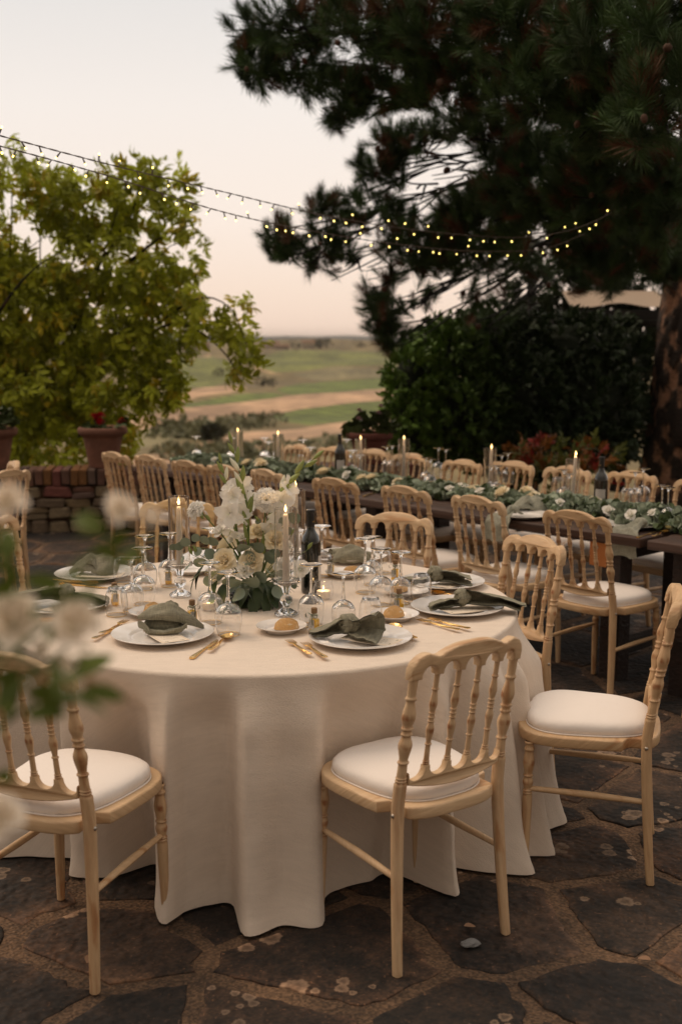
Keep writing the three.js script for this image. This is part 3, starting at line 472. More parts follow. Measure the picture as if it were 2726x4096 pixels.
const mPad = std({ color: rgb(.84, .78, .73), roughness: .72, bumpMap: dataTex(128, 128, (u, v) => .5 * TN(u * 64, v * 64, 64, 64) + .5 * tfbm(u, v, 3, 3, 3), false, 3, 3), bumpScale: .0008 });
const mSteel = std({ color: rgb(.42, .38, .33), metalness: 1, roughness: .4 });
// turned profiles: [radius, height] from the top down
function turning(list, len) { // items: ['n', r0, r1, l] neck, ['r', r, l] ring, ['b', r0, rmax, r1, l, where] bulb
  const out = []; let y = 0; const tot = list.reduce((a, q) => a + (q[0] === 'n' ? q[3] : q[0] === 'r' ? q[2] : q[4]), 0), k = len / tot;
  for (const q of list) {
    if (q[0] === 'n') { for (let i = 0; i <= 3; i++) out.push([lerp(q[1], q[2], i / 3), y + q[3] * (.04 + .92 * i / 3) * k, 0]); y += q[3] * k; }
    else if (q[0] === 'r') { for (let i = 0; i <= 4; i++) out.push([q[1] - .0034 * (1 - Math.sin(Math.PI * i / 4)), y + q[2] * (.04 + .92 * i / 4) * k, i === 0 || i === 4 ? .55 : .05]); y += q[2] * k; }
    else { for (let i = 0; i <= 9; i++) { const t = i / 9, w = q[5], m = t < w ? Math.sin(Math.PI / 2 * t / w) ** 1.6 : Math.sin(Math.PI / 2 * (1 - t) / (1 - w)) ** 1.6; out.push([lerp(lerp(q[1], q[3], t), q[2], m), y + q[4] * (.03 + .94 * t) * k, m > .85 ? .5 : .05]); } y += q[4] * k; }
  }
  return out;
}
// sweep a profile down a path; wear lets the red ground show through where hands rub
function turned(prof, path, seg, seed) {
  const pos = [], uv = [], idx = [], col = [];
  prof.forEach(([r, y, w, sq = 0], i) => {
    const [cx, cz] = path(y); for (let j = 0; j <= seg; j++) {
      const a = j / seg * 2 * Math.PI, c = Math.cos(a), s = Math.sin(a), k = sq ? lerp(1, 1 / Math.max(Math.abs(c), Math.abs(s)) ** .55, sq) : 1;
      pos.push(cx + r * k * c, y, cz + r * k * s); uv.push(j / seg * .16 + seed * .37, y / .42 + seed * .23);
      const n = clamp((w * 1.3 + .14) * (.50 + 1.9 * noise(c * 1.5 + seed, y * 30, s * 1.5))); col.push(lerp(1, .50, n), lerp(1, .27, n), lerp(1, .16, n));
    }
  });
  const W = seg + 1, down = prof[0][1] > prof[prof.length - 1][1]; for (let i = 0; i < prof.length - 1; i++) for (let j = 0; j < seg; j++) { const a = i * W + j; down ? idx.push(a, a + 1, a + W, a + 1, a + W + 1, a + W) : idx.push(a, a + W, a + 1, a + 1, a + W, a + W + 1); }
  return geom(pos, idx, uv, col);
}
const backZ = (y) => y < .46 ? -.190 - .028 * (1 - y / .46) ** 1.6 : -.190 - .072 * ((y - .46) / .44) ** 1.15;
const bow = (x) => -.016 * (1 - (x / .172) ** 2);
const POSTX = .172;
function wornEdges(g, axis, seed) { // white vertex colour, grain along the axis, rubbed edges
  const p = g.attributes.position, n = p.count, uv = new Float32Array(n * 2), col = new Float32Array(n * 3), nm = g.attributes.normal;
  for (let i = 0; i < n; i++) {
    const x = p.getX(i), y = p.getY(i), z = p.getZ(i); if (axis === 'x') { uv[i * 2] = (y + z * .8) * 1.9 + seed * .3; uv[i * 2 + 1] = x * 1.6 + seed * .7; } else { uv[i * 2] = (x + z * .7) * 1.9 + seed; uv[i * 2 + 1] = y * 2 + seed * .4; }
    const e = Math.max(Math.abs(nm.getX(i)), Math.abs(nm.getY(i)), Math.abs(nm.getZ(i))), w = clamp((.97 - e) * 2.2 + .5 * noise(x * 30 + seed, y * 30, z * 30) - .18) * .5;
    col[i * 3] = lerp(1, .52, w); col[i * 3 + 1] = lerp(1, .30, w); col[i * 3 + 2] = lerp(1, .19, w);
  }
  g.setAttribute('uv', new THREE.BufferAttribute(uv, 2)); g.setAttribute('color', new THREE.BufferAttribute(col, 3)); return g;
}
function chairShapes(seed) {
  const S = {};
  const post = turning([['n', .0172, .0160, .045], ['r', .0212, .010], ['b', .0155, .0252, .0175, .068, .66], ['r', .0222, .009], ['n', .0175, .0175, .006], ['r', .0215, .009], ['b', .0165, .0252, .0160, .066, .34], ['r', .0218, .008], ['n', .0168, .0182, .034], ['r', .0212, .007], ['r', .0218, .008]], .292);
  const rear = (sx) => {
    const px = (y) => [sx * (POSTX + .022 * (1 - Math.min(1, y / .6)) ** 1.3), backZ(y)];
    const list = post.map(([r, y, w]) => [r * .74, .822 - y, w]); list.unshift([.010, .826, 0]); for (const y of [.526, .52, .46, .40, .30, .20, .10, .02, .002]) list.push([y > .4 ? .0162 : lerp(.0128, .0162, y / .4), y, .12, .55]); list.push([.010, 0, .3, .55], [.0001, 0, .3]);
    return turned(list, px, 18, seed + sx);
  };
  S.rear = [rear(-1), rear(1)];
  const fl = turning([['r', .0215, .010], ['n', .0165, .0165, .010], ['r', .0225, .012], ['b', .0175, .0240, .0170, .075, .5], ['r', .0215, .008], ['b', .0165, .0225, .0165, .040, .4], ['r', .021, .008], ['r', .021, .009]], .175);
  S.front = [-1, 1].map((sx) => { const list = fl.map(([r, y, w]) => [r * .76, .424 - y, w]); for (const [y, r] of [[.245, .0158], [.2, .0158], [.1, .0142], [.004, .0118]]) list.push([r, y, .1]); list.push([.010, 0, .3], [.0001, 0, .3]); return turned(list, (y) => [sx * (.172 + .010 * (1 - y / .42)), .166 + .008 * (1 - y / .42)], 16, seed + 4 + sx); });
  const sp = turning([['n', .0098, .0094, .042], ['r', .0132, .008], ['b', .0092, .0148, .0100, .060, .66], ['r', .0130, .006], ['n', .010, .010, .005], ['r', .0130, .007], ['n', .010, .010, .005], ['r', .0128, .006], ['b', .0098, .0148, .0092, .058, .34], ['r', .0130, .007], ['n', .0094, .0102, .042], ['r', .0128, .006], ['r', .0132, .007]], .262);
  S.spindle = [-.1032, -.0344, .0344, .1032].map((x, i) => turned([[.004, .834, 0], ...sp.map(([r, y, w]) => [r * .76, .832 - y, w]), [.004, .566, 0]], (y) => [x, backZ(y) + bow(x)], 12, seed + i * 3));
  const bend = (g) => { const p = g.attributes.position; for (let i = 0; i < p.count; i++) { const x = p.getX(i), y = p.getY(i); p.setZ(i, p.getZ(i) + backZ(y) + bow(x)); } g.computeVertexNormals(); return toCreasedNormals(g, .7); };
  { // crest rail
    const s = new THREE.Shape(), top = [[0, .9065], [.03, .9062], [.062, .9015], [.090, .8915], [.106, .8830], [.118, .8825], [.132, .8880], [.146, .8905], [.160, .8865], [.174, .8760], [.184, .8620], [.188, .8440], [.1875, .8240]];
    const pts = [...top.map(([x, y]) => [-x, y]).reverse(), ...top.slice(1)];
    s.moveTo(-.1875, .8205); s.lineTo(-.1875, .8240); s.splineThru(pts.slice(1).map(([x, y]) => new THREE.Vector2(x, y))); s.lineTo(.1875, .8205); s.lineTo(.1565, .8205);
    const arch = (x0, x1, y0, yt, cusp) => { const h = (x1 - x0), n = 10; for (let i = 1; i <= n; i++) { const t = i / n, a = Math.PI * t, w = Math.sin(a); s.lineTo(x0 + h * (.5 - .5 * Math.cos(a)), lerp(y0, cusp, t) + (yt - lerp(y0, cusp, t)) * w ** .8); } };
    arch(.1565, .1130, .8205, .8560, .8290); s.lineTo(.0935, .8290); arch(.0935, .0440, .8290, .8610, .8300); s.lineTo(.0245, .8300); arch(.0245, -.0245, .8300, .8625, .8300); s.lineTo(-.0440, .8300); arch(-.0440, -.0935, .8300, .8610, .8290); s.lineTo(-.1130, .8290); arch(-.1130, -.1565, .8290, .8560, .8205);
    const g = new THREE.ExtrudeGeometry(s, { depth: .021, bevelEnabled: true, bevelThickness: .006, bevelSize: .0055, bevelOffset: -.0055, bevelSegments: 3, curveSegments: 7, steps: 1 }); g.translate(0, 0, -.0105);
    S.crest = wornEdges(bend(g), 'x', seed);
  }
  { // lower back rail
    const s = new THREE.Shape(), n = 9; s.moveTo(-.158, .520); for (let i = 1; i <= 12; i++) { const x = lerp(-.158, .158, i / 12); s.lineTo(x, .500 + .020 * (x / .158) ** 2); } s.lineTo(.158, .556);
    const dip = (x0, x1, y0, y1) => { for (let i = 1; i <= n; i++) { const t = i / n, a = Math.PI * t; s.lineTo(lerp(x0, x1, .5 - .5 * Math.cos(a)), lerp(y0, y1, t) - .030 * Math.sin(a) ** .75); } };
    dip(.158, .1112, .556, .570); s.lineTo(.0952, .570); dip(.0952, .0424, .570, .570); s.lineTo(.0264, .570); dip(.0264, -.0264, .570, .570); s.lineTo(-.0424, .570); dip(-.0424, -.0952, .570, .570); s.lineTo(-.1112, .570); dip(-.1112, -.158, .570, .556);
    const g = new THREE.ExtrudeGeometry(s, { depth: .014, bevelEnabled: true, bevelThickness: .0045, bevelSize: .004, bevelOffset: -.004, bevelSegments: 2, steps: 1 }); g.translate(0, 0, -.007);
    S.low = wornEdges(bend(g), 'x', seed + 2);
  }
  const outline = (a, wf, wr, zf, zr, e) => { const c = Math.cos(a), s = Math.sin(a), u = Math.sign(c) * Math.abs(c) ** (2 / e), v = Math.sign(s) * Math.abs(s) ** (2 / e), z = v > 0 ? v * zf : v * zr; return [u * lerp(wr, wf, sst(-zr, zf, z)), z]; };
  { const s = new THREE.Shape(); for (let i = 0; i < 96; i++) { const a = i / 96 * 2 * Math.PI; let [x, z] = outline(a, .213, .196, .215, .232, 3.4); const k = sst(-.118, -.138, z); if (Math.abs(x) > .150) x = Math.sign(x) * lerp(Math.abs(x), Math.min(Math.abs(x), .1505), k); i ? s.lineTo(x, -z) : s.moveTo(x, -z); }
    const g = new THREE.ExtrudeGeometry(s, { depth: .023, bevelEnabled: true, bevelThickness: .006, bevelSize: .006, bevelOffset: -.006, bevelSegments: 3, steps: 1 }); g.rotateX(-Math.PI / 2); g.translate(0, .426, 0); S.frame = wornEdges(toCreasedNormals(g, .7), 'x', seed + 5); }
  { const K = 64, rows = [[.97, -.002], [1.0, .006], [1.008, .016], [.995, .027], [.955, .036], [.88, .0425], [.75, .047], [.55, .0500], [.3, .0515], [0, .052]];
    S.pad = sheet(rows.length - 1, K, (t, a) => { const [k, y] = rows[Math.round(t * (rows.length - 1))], [x, z] = outline(a * 2 * Math.PI, .190, .163, .190, .203, 3.0), w = y < .035 ? .0022 * noise(Math.cos(a * 6.283) * 13, y * 30, Math.sin(a * 6.283) * 13 + seed) : .0020 * noise(x * 9, z * 9, seed) * sst(.1, .6, k); return [x * k + w, .455 + y + w, z * k + w]; }, true, (t, a, p) => [p[0], p[2]]); const nm = S.pad.attributes.normal; for (let i = nm.count - K; i < nm.count; i++) nm.setXYZ(i, 0, -1, 0); }
  { const L = []; for (let i = 0; i <= 72; i++) { const [x, z] = outline(i / 72 * 2 * Math.PI, .191, .164, .191, .204, 3.0); L.push(V(x * 1.003, .4575, z * 1.003)); } S.piping = limb(L, [.0026, .0026], 6, false, 144); }
  S.stretch = [-1, 1].map((sx) => wornEdges(limb([[sx * .176, .268, .160], [sx * .177, .266, -.02], [sx * .181, .262, -.196]], [.0085, .0115, .0085], 10, false, 12), 'y', seed + 8));
  S.bolt = moved(new THREE.SphereGeometry(.0065, 10, 6, 0, 6.3, 0, 1.5), 0, 0, 0, 0, 0, -Math.PI / 2);
  return S;
}
const chairKit = [chairShapes(1), chairShapes(7.3), chairShapes(13.9)];
function chairOf(S, k) {
  const mWood = woods[k];
  const t = new THREE.Group(); t.name = 'chair_proto';
  for (const g of S.rear) part('rear_leg', g, mWood, t); for (const g of S.front) part('front_leg', g, mWood, t);
  for (const g of S.spindle) part('spindle', g, mWood, t);
  part('crest_rail', S.crest, mWood, t); part('back_rail', S.low, mWood, t); part('seat_frame', S.frame, mWood, t); part('piping', S.piping, mPad, part('seat_cushion', S.pad, mPad, t));
  for (const g of S.stretch) part('stretcher', g, mWood, t);
  for (const s of [-1, 1]) { const b = part('bolt', S.bolt, mSteel, t); b.position.set(s * (POSTX + .0185), .438, -.190); b.scale.x = s; }
  return t;
}
const chairProto = [...chairKit.map((S, k) => chairOf(S, k)), chairOf(chairKit[1], 3)];
let chairCount = 0;
function chair(x, z, fx, fz, label, group, kit) {
  const c = chairProto[kit ?? chairCount++ % 3].clone(); c.name = numbered('banquet_chair'); c.position.set(x, .016, z); c.rotation.y = Math.atan2(fx, fz); scene.add(c); tag(c, label, 'chair', group); return c;
}
const GR = 'cream chairs around the round table', GL = 'cream chairs along the near side of the long table', GF = 'cream chairs along the far side of the long table';
chair(-.74, -3.02, .36, -.933, 'cream spindle back chair behind the blurred blossoms, at the front left of the round table', GR);
chair(.186, -3.116, -.567, -.823, 'cream spindle back chair at the front right, its back before a plate', GR);
chair(.802, -3.588, -.965, -.262, 'cream spindle back chair seen from the side, pulled away from the table', GR);
chair(.545, -4.36, -.885, .465, 'cream chair with chipped crest rail, tucked under the round table beside the napkin tail', GR);
chair(.13, -4.87, -.44, .90, 'cream chair facing us behind the upturned glasses at the back right of the round table', GR);
chair(-.83, -5.28, -.12, .99, 'pale yellowish cream chair facing us behind the left glass candle chimney', GR, 3);
chair(-1.42, -4.87, .75, .66, 'cream chair cut off by the left edge, beside the plate with the tilted napkin', GR);
const nearSide = [[-1.6, -8.0, 'leftmost cream chair along the wooden table, its back before the geranium pot'], [-1.33, -7.8, 'cream chair second from the left end of the wooden table, before the wall'], [-1.02, -7.43, 'third cream chair from the left end of the wooden table'], [-.76, -7.18, 'cream chair at the wooden table half hidden by the left gladiolus buds'], [-.45, -6.89, 'cream chair at the wooden table right behind the tall gladiolus spikes'],
  [-.06, -6.47, 'cream chair at the wooden table just right of the white flowers and wine bottle'], [.33, -6.1, 'cream chair at the wooden table right behind the crest of the chair facing us'], [.68, -5.7, 'cream chair at the wooden table whose whole white seat shows beside the table leg'], [1.06, -5.2, 'cream chair at the wooden table before the leg with the copper bracket'], [1.62, -4.78, 'cream chair at the wooden table cut off by the right edge']];
nearSide.forEach(([x, z, l], i) => { const a = (noise(i * 3.1, 2) * .22), fx = .785, fz = -.62, c = Math.cos(a), s = Math.sin(a); chair(x + fx * .27, z + fz * .27, fx * c - fz * s, fx * s + fz * c, l, GL); });
const farSide = [[-.33, -8.6, 'cream chair on the far side of the wooden table right of the second candle'], [-.05, -8.4, 'cream chair on the far side of the table behind the left wine bottle'], [.25, -8.19, 'cream chair on the far side of the table before the deep red pot'], [.49, -7.88, 'cream chair on the far side of the table between the two middle candles'], [.80, -7.47, 'cream chair on the far side of the table with the empty hedge behind it'], [1.12, -7.38, 'cream chair on the far side of the table just right of the fifth candle'], [1.415, -7.06, 'cream chair on the far side of the table behind the rightmost candle'], [1.745, -6.8, 'cream chair on the far side of the table right of the tall wine bottle'], [2.05, -6.4, 'cream chair on the far side of the table cut by the right edge']];
farSide.forEach(([x, z, l], i) => { const a = (noise(i * 2.3, 5) * .22), fx = -.785, fz = .62, c = Math.cos(a), s = Math.sin(a); chair(x + fx * .27, z + fz * .27, fx * c - fz * s, fx * s + fz * c, l, GF); });
chair(-2.24, -7.0, -.85, -.5, 'cream chair at the left edge turned away, the nearer of two with rubbed crest rails');
chair(-2.36, -7.27, -.92, .38, 'cream chair at the left edge just behind the turned away one, close to the wall');

// ------------------------------------------------------------------ round table: cloth to the ground
const TC = V(-.285, 0, -4.05), TR = .915, TH = .752;
const linBump = dataTex(512, 512, (u, v) => { const row = v * 128, k = TN(u * 24, row, 24, 128), f = TN(u * 128, v * 256, 128, 256); return clamp(.5 + .5 * Math.sin(row * 2 * Math.PI) * (.35 + .65 * k)) * .6 + .4 * f; }, false);
const linTex = dataTex(512, 512, (u, v) => { const row = v * 128, k = TN(u * 24, row, 24, 128), slub = TN(u * 7, row / 2, 7, 64), s = .925 + .035 * Math.sin(row * 2 * Math.PI) * k + .025 * (slub - .5) + .03 * (tfbm(u, v, 6, 6, 3) - .5); return [s, s * .965, s * .925]; });
const mCloth = std({ map: linTex, bumpMap: linBump, bumpScale: .0020, roughness: .9, side: THREE.DoubleSide, color: rgb(.93, .87, .81) });
{
  // the hem as it lies on the stones: [angle, radius]
  const hem = [[-175, 1.02], [-160, .86], [-148, 1.04], [-132, .84], [-118, 1.0], [-104, .86], [-92, 1.02], [-78, .86], [-64, 1.0], [-50, .84], [-38, 1.03], [-24, .88], [-12, 1.05], [0, .92], [8, .95], [12.5, 1.06], [17, 1.03], [22, .96], [27.4, 1.07], [31, .99], [35.5, 1.055], [40, .97], [44.5, .86], [51.7, .995], [55, .80], [61.6, .80], [68, .80], [73.5, .84], [76.5, .97], [83, .955], [89.3, 1.0], [92.6, .86], [97.4, .865], [101.0, .90], [103, .97], [107, .90], [112, .76], [118.6, .70], [123.4, .82], [131, .87], [136, .80], [144, .89], [149, 1.0], [157, .92], [165, 1.04], [173, .88]];
  const n = hem.length, at = (deg) => { let d = deg; while (d < hem[0][0]) d += 360; while (d >= hem[0][0] + 360) d -= 360; let i = n - 1; for (let k = 0; k < n - 1; k++) if (d >= hem[k][0] && d < hem[k + 1][0]) { i = k; break; } const g = (k) => { const q = hem[((k % n) + n) % n]; return [q[0] + 360 * Math.floor(k / n), q[1]]; }; const a = g(i), b = g(i + 1), t = clamp((d - a[0]) / (b[0] - a[0])); const z0 = g(i - 1), c1 = g(i + 2), m0 = (b[1] - z0[1]) / (b[0] - z0[0]) * (b[0] - a[0]), m1 = (c1[1] - a[1]) / (c1[0] - a[0]) * (b[0] - a[0]), t2 = t * t, t3 = t2 * t; return (2 * t3 - 3 * t2 + 1) * a[1] + (t3 - 2 * t2 + t) * m0 * .8 + (-2 * t3 + 3 * t2) * b[1] + (t3 - t2) * m1 * .8; };
  const rows = []; for (let i = 0; i <= 10; i++) rows.push(['t', i / 10 * (TR - .012)]); for (let i = 1; i <= 4; i++) rows.push(['e', i / 4 * Math.PI / 2]); for (let i = 1; i <= 44; i++) rows.push(['d', i / 44]);
  const g = sheet(rows.length - 1, 480, (s, q) => {
    const A = q * 2 * Math.PI, deg = A * 180 / Math.PI, [k, v] = rows[Math.round(s * (rows.length - 1))]; let r, y;
    if (k === 't') { r = v; y = TH; } else if (k === 'e') { r = TR - .012 + .012 * Math.sin(v); y = TH - .012 + .012 * Math.cos(v); }
    else {
      const h = at(deg), w = v ** 1.05, fold = (h - .93) * 1.22, early = sst(0, .22, v); r = TR + (.93 - TR) * w + fold * (.52 * early + .48 * w) * lerp(.8, 1, v) ; r += .006 * noise(Math.cos(A) * 3, v * 5, Math.sin(A) * 3) * early + .010 * noise(Math.cos(A) * 9, v * 3.2, Math.sin(A) * 9) * w;
      r += .010 * Math.max(0, v - .9) / .1 + (v > .962 ? .0025 : 0) + .0035 * noise(Math.cos(A) * 17, v * 9, Math.sin(A) * 17) * w; y = lerp(TH - .012, .022 + .010 * noise(A * 3, 4), v);
    }
    return [r * Math.cos(A), y, r * Math.sin(A)];
  }, true, (s, q) => { const [k, v] = rows[Math.round(s * (rows.length - 1))], rho = k === 't' ? v : k === 'e' ? TR - .012 + .012 * v : TR + .008 + .74 * v, A = q * 2 * Math.PI; return [rho * Math.cos(A) * 2.4, rho * Math.sin(A) * 2.4]; });
  solo('tablecloth', g, mCloth, 'cream linen cloth over the round table, hanging in deep folds down to the stones', 'tablecloth', TC);
}

// ------------------------------------------------------------------ long wooden tables
const LT = V(-1.313, 0, -8.325), LD = V(.676, 0, .737), LN = V(.737, 0, -.676), LTURN = Math.atan2(-LD.z, LD.x);
const plankTex = dataTex(512, 512, (u, v) => { const s = tfbm(u, v, 4, 70, 5), k = .16 + .20 * s + .10 * (tfbm(u, v, 3, 6, 4) - .5); return [k * 1.12, k * .78, k * .60]; });
const plankBump = dataTex(256, 256, (u, v) => tfbm(u, v, 4, 50, 5), false);
const mPlank = std({ map: plankTex, bumpMap: plankBump, bumpScale: .006, roughness: .6, color: rgb(.75, .68, .64) }), mBeam = std({ map: plankTex, bumpMap: plankBump, bumpScale: .006, roughness: .7, color: rgb(.30, .26, .25) }), mCopper = std({ color: rgb(.62, .26, .10), metalness: .9, roughness: .45 });
function longTable(label, t0, t1, legs) {
  const L = t1 - t0, p = LT.clone().addScaledVector(LD, t0), t = thing('long_table', label, 'table', p, LTURN); const r = rng(Math.round(t0 * 10) + 40);
  // local x runs along the table, local -z towards its far side
  for (let i = 0; i < 4; i++) { const g = new RoundedBoxGeometry(L - .01 - .03 * r(), .045, .193, 4, .006), q = g.attributes.position; for (let k = 0; k < q.count; k++) q.setXYZ(k, q.getX(k), q.getY(k) + .003 * noise(q.getX(k) * 4, i, q.getZ(k) * 30), q.getZ(k) + .004 * noise(q.getX(k) * 6, i * 3)); const uv = g.attributes.uv; for (let k = 0; k < q.count; k++) uv.setXY(k, q.getX(k) * .6 + i * .3, (q.getZ(k) + q.getY(k)) * 1.2 + i * .37); g.computeVertexNormals(); part('plank', toCreasedNormals(g, .6), mPlank, t).position.set(L / 2, .7365, -.1 - i * .2); }
  for (const [x, w] of legs) { for (const z of [-.12, -.68]) part('leg', box(w, .705, .105, .006, x, .3525, z), mBeam, t); part('crosspiece', box(.07, .09, .45, .006, x, .66, -.4), mBeam, t); part('crosspiece', box(.06, .07, .45, .006, x, .16, -.4), mBeam, t); }
  part('apron', box(L - .5, .07, .03, .004, L / 2, .665, -.4), mBeam, t);
  return t;
}
longTable('dark plank table end by the low wall, first of the joined long tables', -.32, 1.9, [[.25, .09], [2.0, .09]]);
const midTable = longTable('dark plank table amid the long row, a copper bracket on its leg', 1.91, 4.05, [[.22, .09], [1.93, .11]]);
longTable('dark plank table at the right end of the long row, cut off by the edge', 4.06, 6.2, [[.17, .10], [1.9, .09]]);
{ const pl = part('bracket', box(.10, .12, .012, .003, 1.93 - .075, .64, -.067), mCopper, midTable); for (const y of [.605, .675]) part('bolt', moved(new THREE.SphereGeometry(.013, 12, 8), 1.93 - .085, y, -.062, 0, 0, 0, V(1, 1, .6)), mSteel, pl); }

// ------------------------------------------------------------------ glass, metal, china
const mGlass = phys({ color: rgb(1, 1, 1), roughness: .0, transmission: 1, thickness: 0, ior: 1.75, side: THREE.DoubleSide });
const mSolidGlass = phys({ color: rgb(1, 1, 1), roughness: .0, transmission: 1, thickness: .01, ior: 1.58 });
const mGold = std({ color: rgb(.86, .56, .22), metalness: 1, roughness: .20 }), mGoldRim = std({ color: rgb(.88, .60, .25), metalness: 1, roughness: .28 });
const mChina = phys({ color: rgb(.84, .80, .76), roughness: .22, clearcoat: .6, clearcoatRoughness: .05 });
const ring = (R, r, y) => moved(new THREE.TorusGeometry(R, r, 8, 48), 0, y, 0, Math.PI / 2);
// wine glass standing on its rim: bowl down, foot in the air
const wine = (h, R, rim) => {
  const bowl = [], bh = h * .52; for (let i = 0; i <= 22; i++) { const t = i / 22; const r = t < .55 ? lerp(rim, R, Math.sin(Math.PI / 2 * t / .55)) : R * Math.sqrt(Math.max(0, 1 - ((t - .55) / .45) ** 2.3)); bowl.push([Math.max(r, .0001), t * bh]); }
  const inner = bowl.map(([r, y], i) => [Math.max(.0001, r - .0009 - (i > 18 ? .0010 : 0)), Math.max(0, y - (i > 16 ? .0024 : 0))]);
  const stem = [[.0001, bh - .004], [.010, bh - .003], [.007, bh + .006], [.0046, bh + .018], [.0040, bh + .04], [.0040, h - .022], [.0055, h - .012], [.012, h - .006], [.024, h - .0035], [.0362, h - .0015], [.0366, h - .0004], [.0362, h + .0004], [.018, h], [.0001, h - .0005]];
  return { bowl: lathe([...bowl, ...inner.reverse()], 40), stem: lathe(stem, 32), rim: ring(rim, .0012, .0012), foot: ring(.0366, .0007, h - .0004) };
};
const GW = [wine(.206, .0445, .0345), wine(.188, .0400, .0320)];
const glassProto = GW.map((s) => { const t = new THREE.Group(); part('bowl', s.bowl, mSolidGlass, t); part('stem', s.stem, mSolidGlass, t); part('gold_rim', s.rim, mGoldRim, t); part('foot_rim', s.foot, mGoldRim, t); return t; });
const tumblerProto = (() => { const t = new THREE.Group(), pr = []; for (let i = 0; i <= 20; i++) { const q = i / 20; pr.push([q < .9 ? lerp(.0345, .0395, Math.sin(Math.PI * Math.min(1, q * 1.05)) ** .8) - .002 * q - (q > .75 ? .006 * ((q - .75) / .15) ** 2 : 0) : lerp(.0315, .024, (q - .9) / .1), q * .098]); } part('bowl', lathe([...pr, ...pr.map(([r, y]) => [r - .0011, Math.max(0, y - (y > .085 ? .0012 : 0))]).reverse()], 40), mSolidGlass, t); part('base', lathe([[.0001, .091], [.026, .092], [.0285, .0955], [.0265, .099], [.018, .1005], [.0001, .0985]], 32), mSolidGlass, t); part('gold_rim', ring(.0345, .0012, .0012), mGoldRim, t); return t; })();
function place(proto, name, label, cat, pos, turn, group) { const c = proto.clone(); c.name = numbered(name); c.position.copy(pos); c.rotation.y = turn; scene.add(c); return tag(c, label, cat, group); }
const CL = TH + .0015, GG = 'gold rimmed glasses upturned on the round table';
[ // u, v of the rim on the cloth, kind
  [336, 1355, 0, 'upturned wine glass farthest back in the left row on the round table'], [331, 1390, 0, 'upturned wine glass in the middle of the left row on the round table'], [305.6, 1404, 1, 'upturned wine glass beside the left tumbler holding a view of an oil bottle'],
  [269, 1415, 2, 'upturned tumbler over the view of a yellow oil bottle at left of the round table'], [284, 1340, 2, 'upturned tumbler beside the plate at the back left of the round table'], [391.6, 1348, 0, 'upturned wine glass just left of the left candle chimney'], [486, 1321, 1, 'upturned wine glass half hidden behind the white carnation on the left'],
  [484.3, 1433, 0, 'upturned wine glass before the flowers with a tealight seen through it'], [526.4, 1460, 0, 'upturned wine glass nearest the gold spoon, before the flowers'],
  [716, 1438, 0, 'upturned wine glass beside the right candle holder, behind the bread plate'], [789.6, 1447, 1, 'upturned wine glass behind the napkin at the front right plate'], [851.6, 1442, 2, 'upturned tumbler behind the front right napkin beside a bread roll'],
  [875.4, 1392, 0, 'upturned wine glass in the middle of the right hand group'], [920.7, 1388, 1, 'upturned wine glass in front of the small oil bottle on the right'], [968.3, 1382, 2, 'upturned tumbler beside the back right plate on the round table'],
  [839.3, 1363, 0, 'upturned wine glass, front one of the pair right of the wine bottle'], [856, 1345, 1, 'upturned wine glass, rear one of the pair right of the wine bottle'], [879, 1318, 2, 'upturned tumbler behind the pair of glasses right of the wine bottle'],
  [740, 1326, 0, 'upturned wine glass right behind the wine bottle on the round table'], [694, 1326, 1, 'upturned wine glass behind the back candle chimney'],
].forEach(([u, v, k, l], i) => place(k === 2 ? tumblerProto : glassProto[k], k === 2 ? 'tumbler' : 'wine_glass', l, k === 2 ? 'tumbler' : 'wine glass', P(u, v, CL), i * 1.3, GG));

// plates
const plateG = (R) => lathe([[.0001, .004], [R * .58, .004], [R * .62, .0065], [R * .66, .0115], [R * .70, .0135], [R * .97, .0205], [R * .99, .0222], [R, .0212], [R * .99, .0190], [R * .70, .0085], [R * .64, .002], [R * .6, 0], [R * .55, 0], [R * .53, .002], [.0001, .002]], 72);
const bigPlate = plateG(.163), smallPlate = plateG(.083);
const seats = [[375, 1467, 'left of the gold spoon at the front of the round table'], [829, 1476, 'behind the chair back at the front right of the round table'], [1050.6, 1405, 'at the right edge of the round table under a trailing napkin'], [1017.6, 1346, 'at the back right of the round table near the chair facing left'], [808, 1285, 'at the back of the round table behind the glasses'], [221, 1327, 'at the back left of the round table, tilted up beside the tumbler'], [144, 1399, 'at the left of the round table behind the blurred blossoms'], [500, 1291, 'behind the flowers at the back of the round table']];
const seatPos = seats.map(([u, v]) => P(u, v, CL + .006));
seats.forEach(([u, v, w], i) => { const p = solo('dinner_plate', bigPlate, mChina, 'white dinner plate ' + w, 'plate', P(u, v, CL), 0, 'white dinner plates on the round table'); void p; });
// menu cards
const menuTex = (() => { const c = document.createElement('canvas'); c.width = 256; c.height = 512; const g = c.getContext('2d'); g.fillStyle = '#efe6d8'; g.fillRect(0, 0, 256, 512); g.strokeStyle = '#c8a468'; g.lineWidth = 3; g.strokeRect(16, 16, 224, 480); g.fillStyle = '#55503f'; const r = rng(9); for (let i = 0; i < 15; i++) { const w = 40 + r() * 110, y = 110 + i * 23; for (let x = 128 - w / 2; x < 128 + w / 2; x += 7) g.fillRect(x, y, 2 + r() * 4, 2 + r() * 5); } g.fillStyle = '#6d7256'; for (const [x, y, s] of [[40, 40, 1], [216, 40, -1], [40, 470, 1], [216, 470, -1]]) for (let k = 0; k < 9; k++) { g.beginPath(); g.ellipse(x + s * k * 4, y + 6 * Math.sin(k), 7, 3, k, 0, 7); g.fill(); } const t = new THREE.CanvasTexture(c); t.colorSpace = THREE.SRGBColorSpace; return t; })();
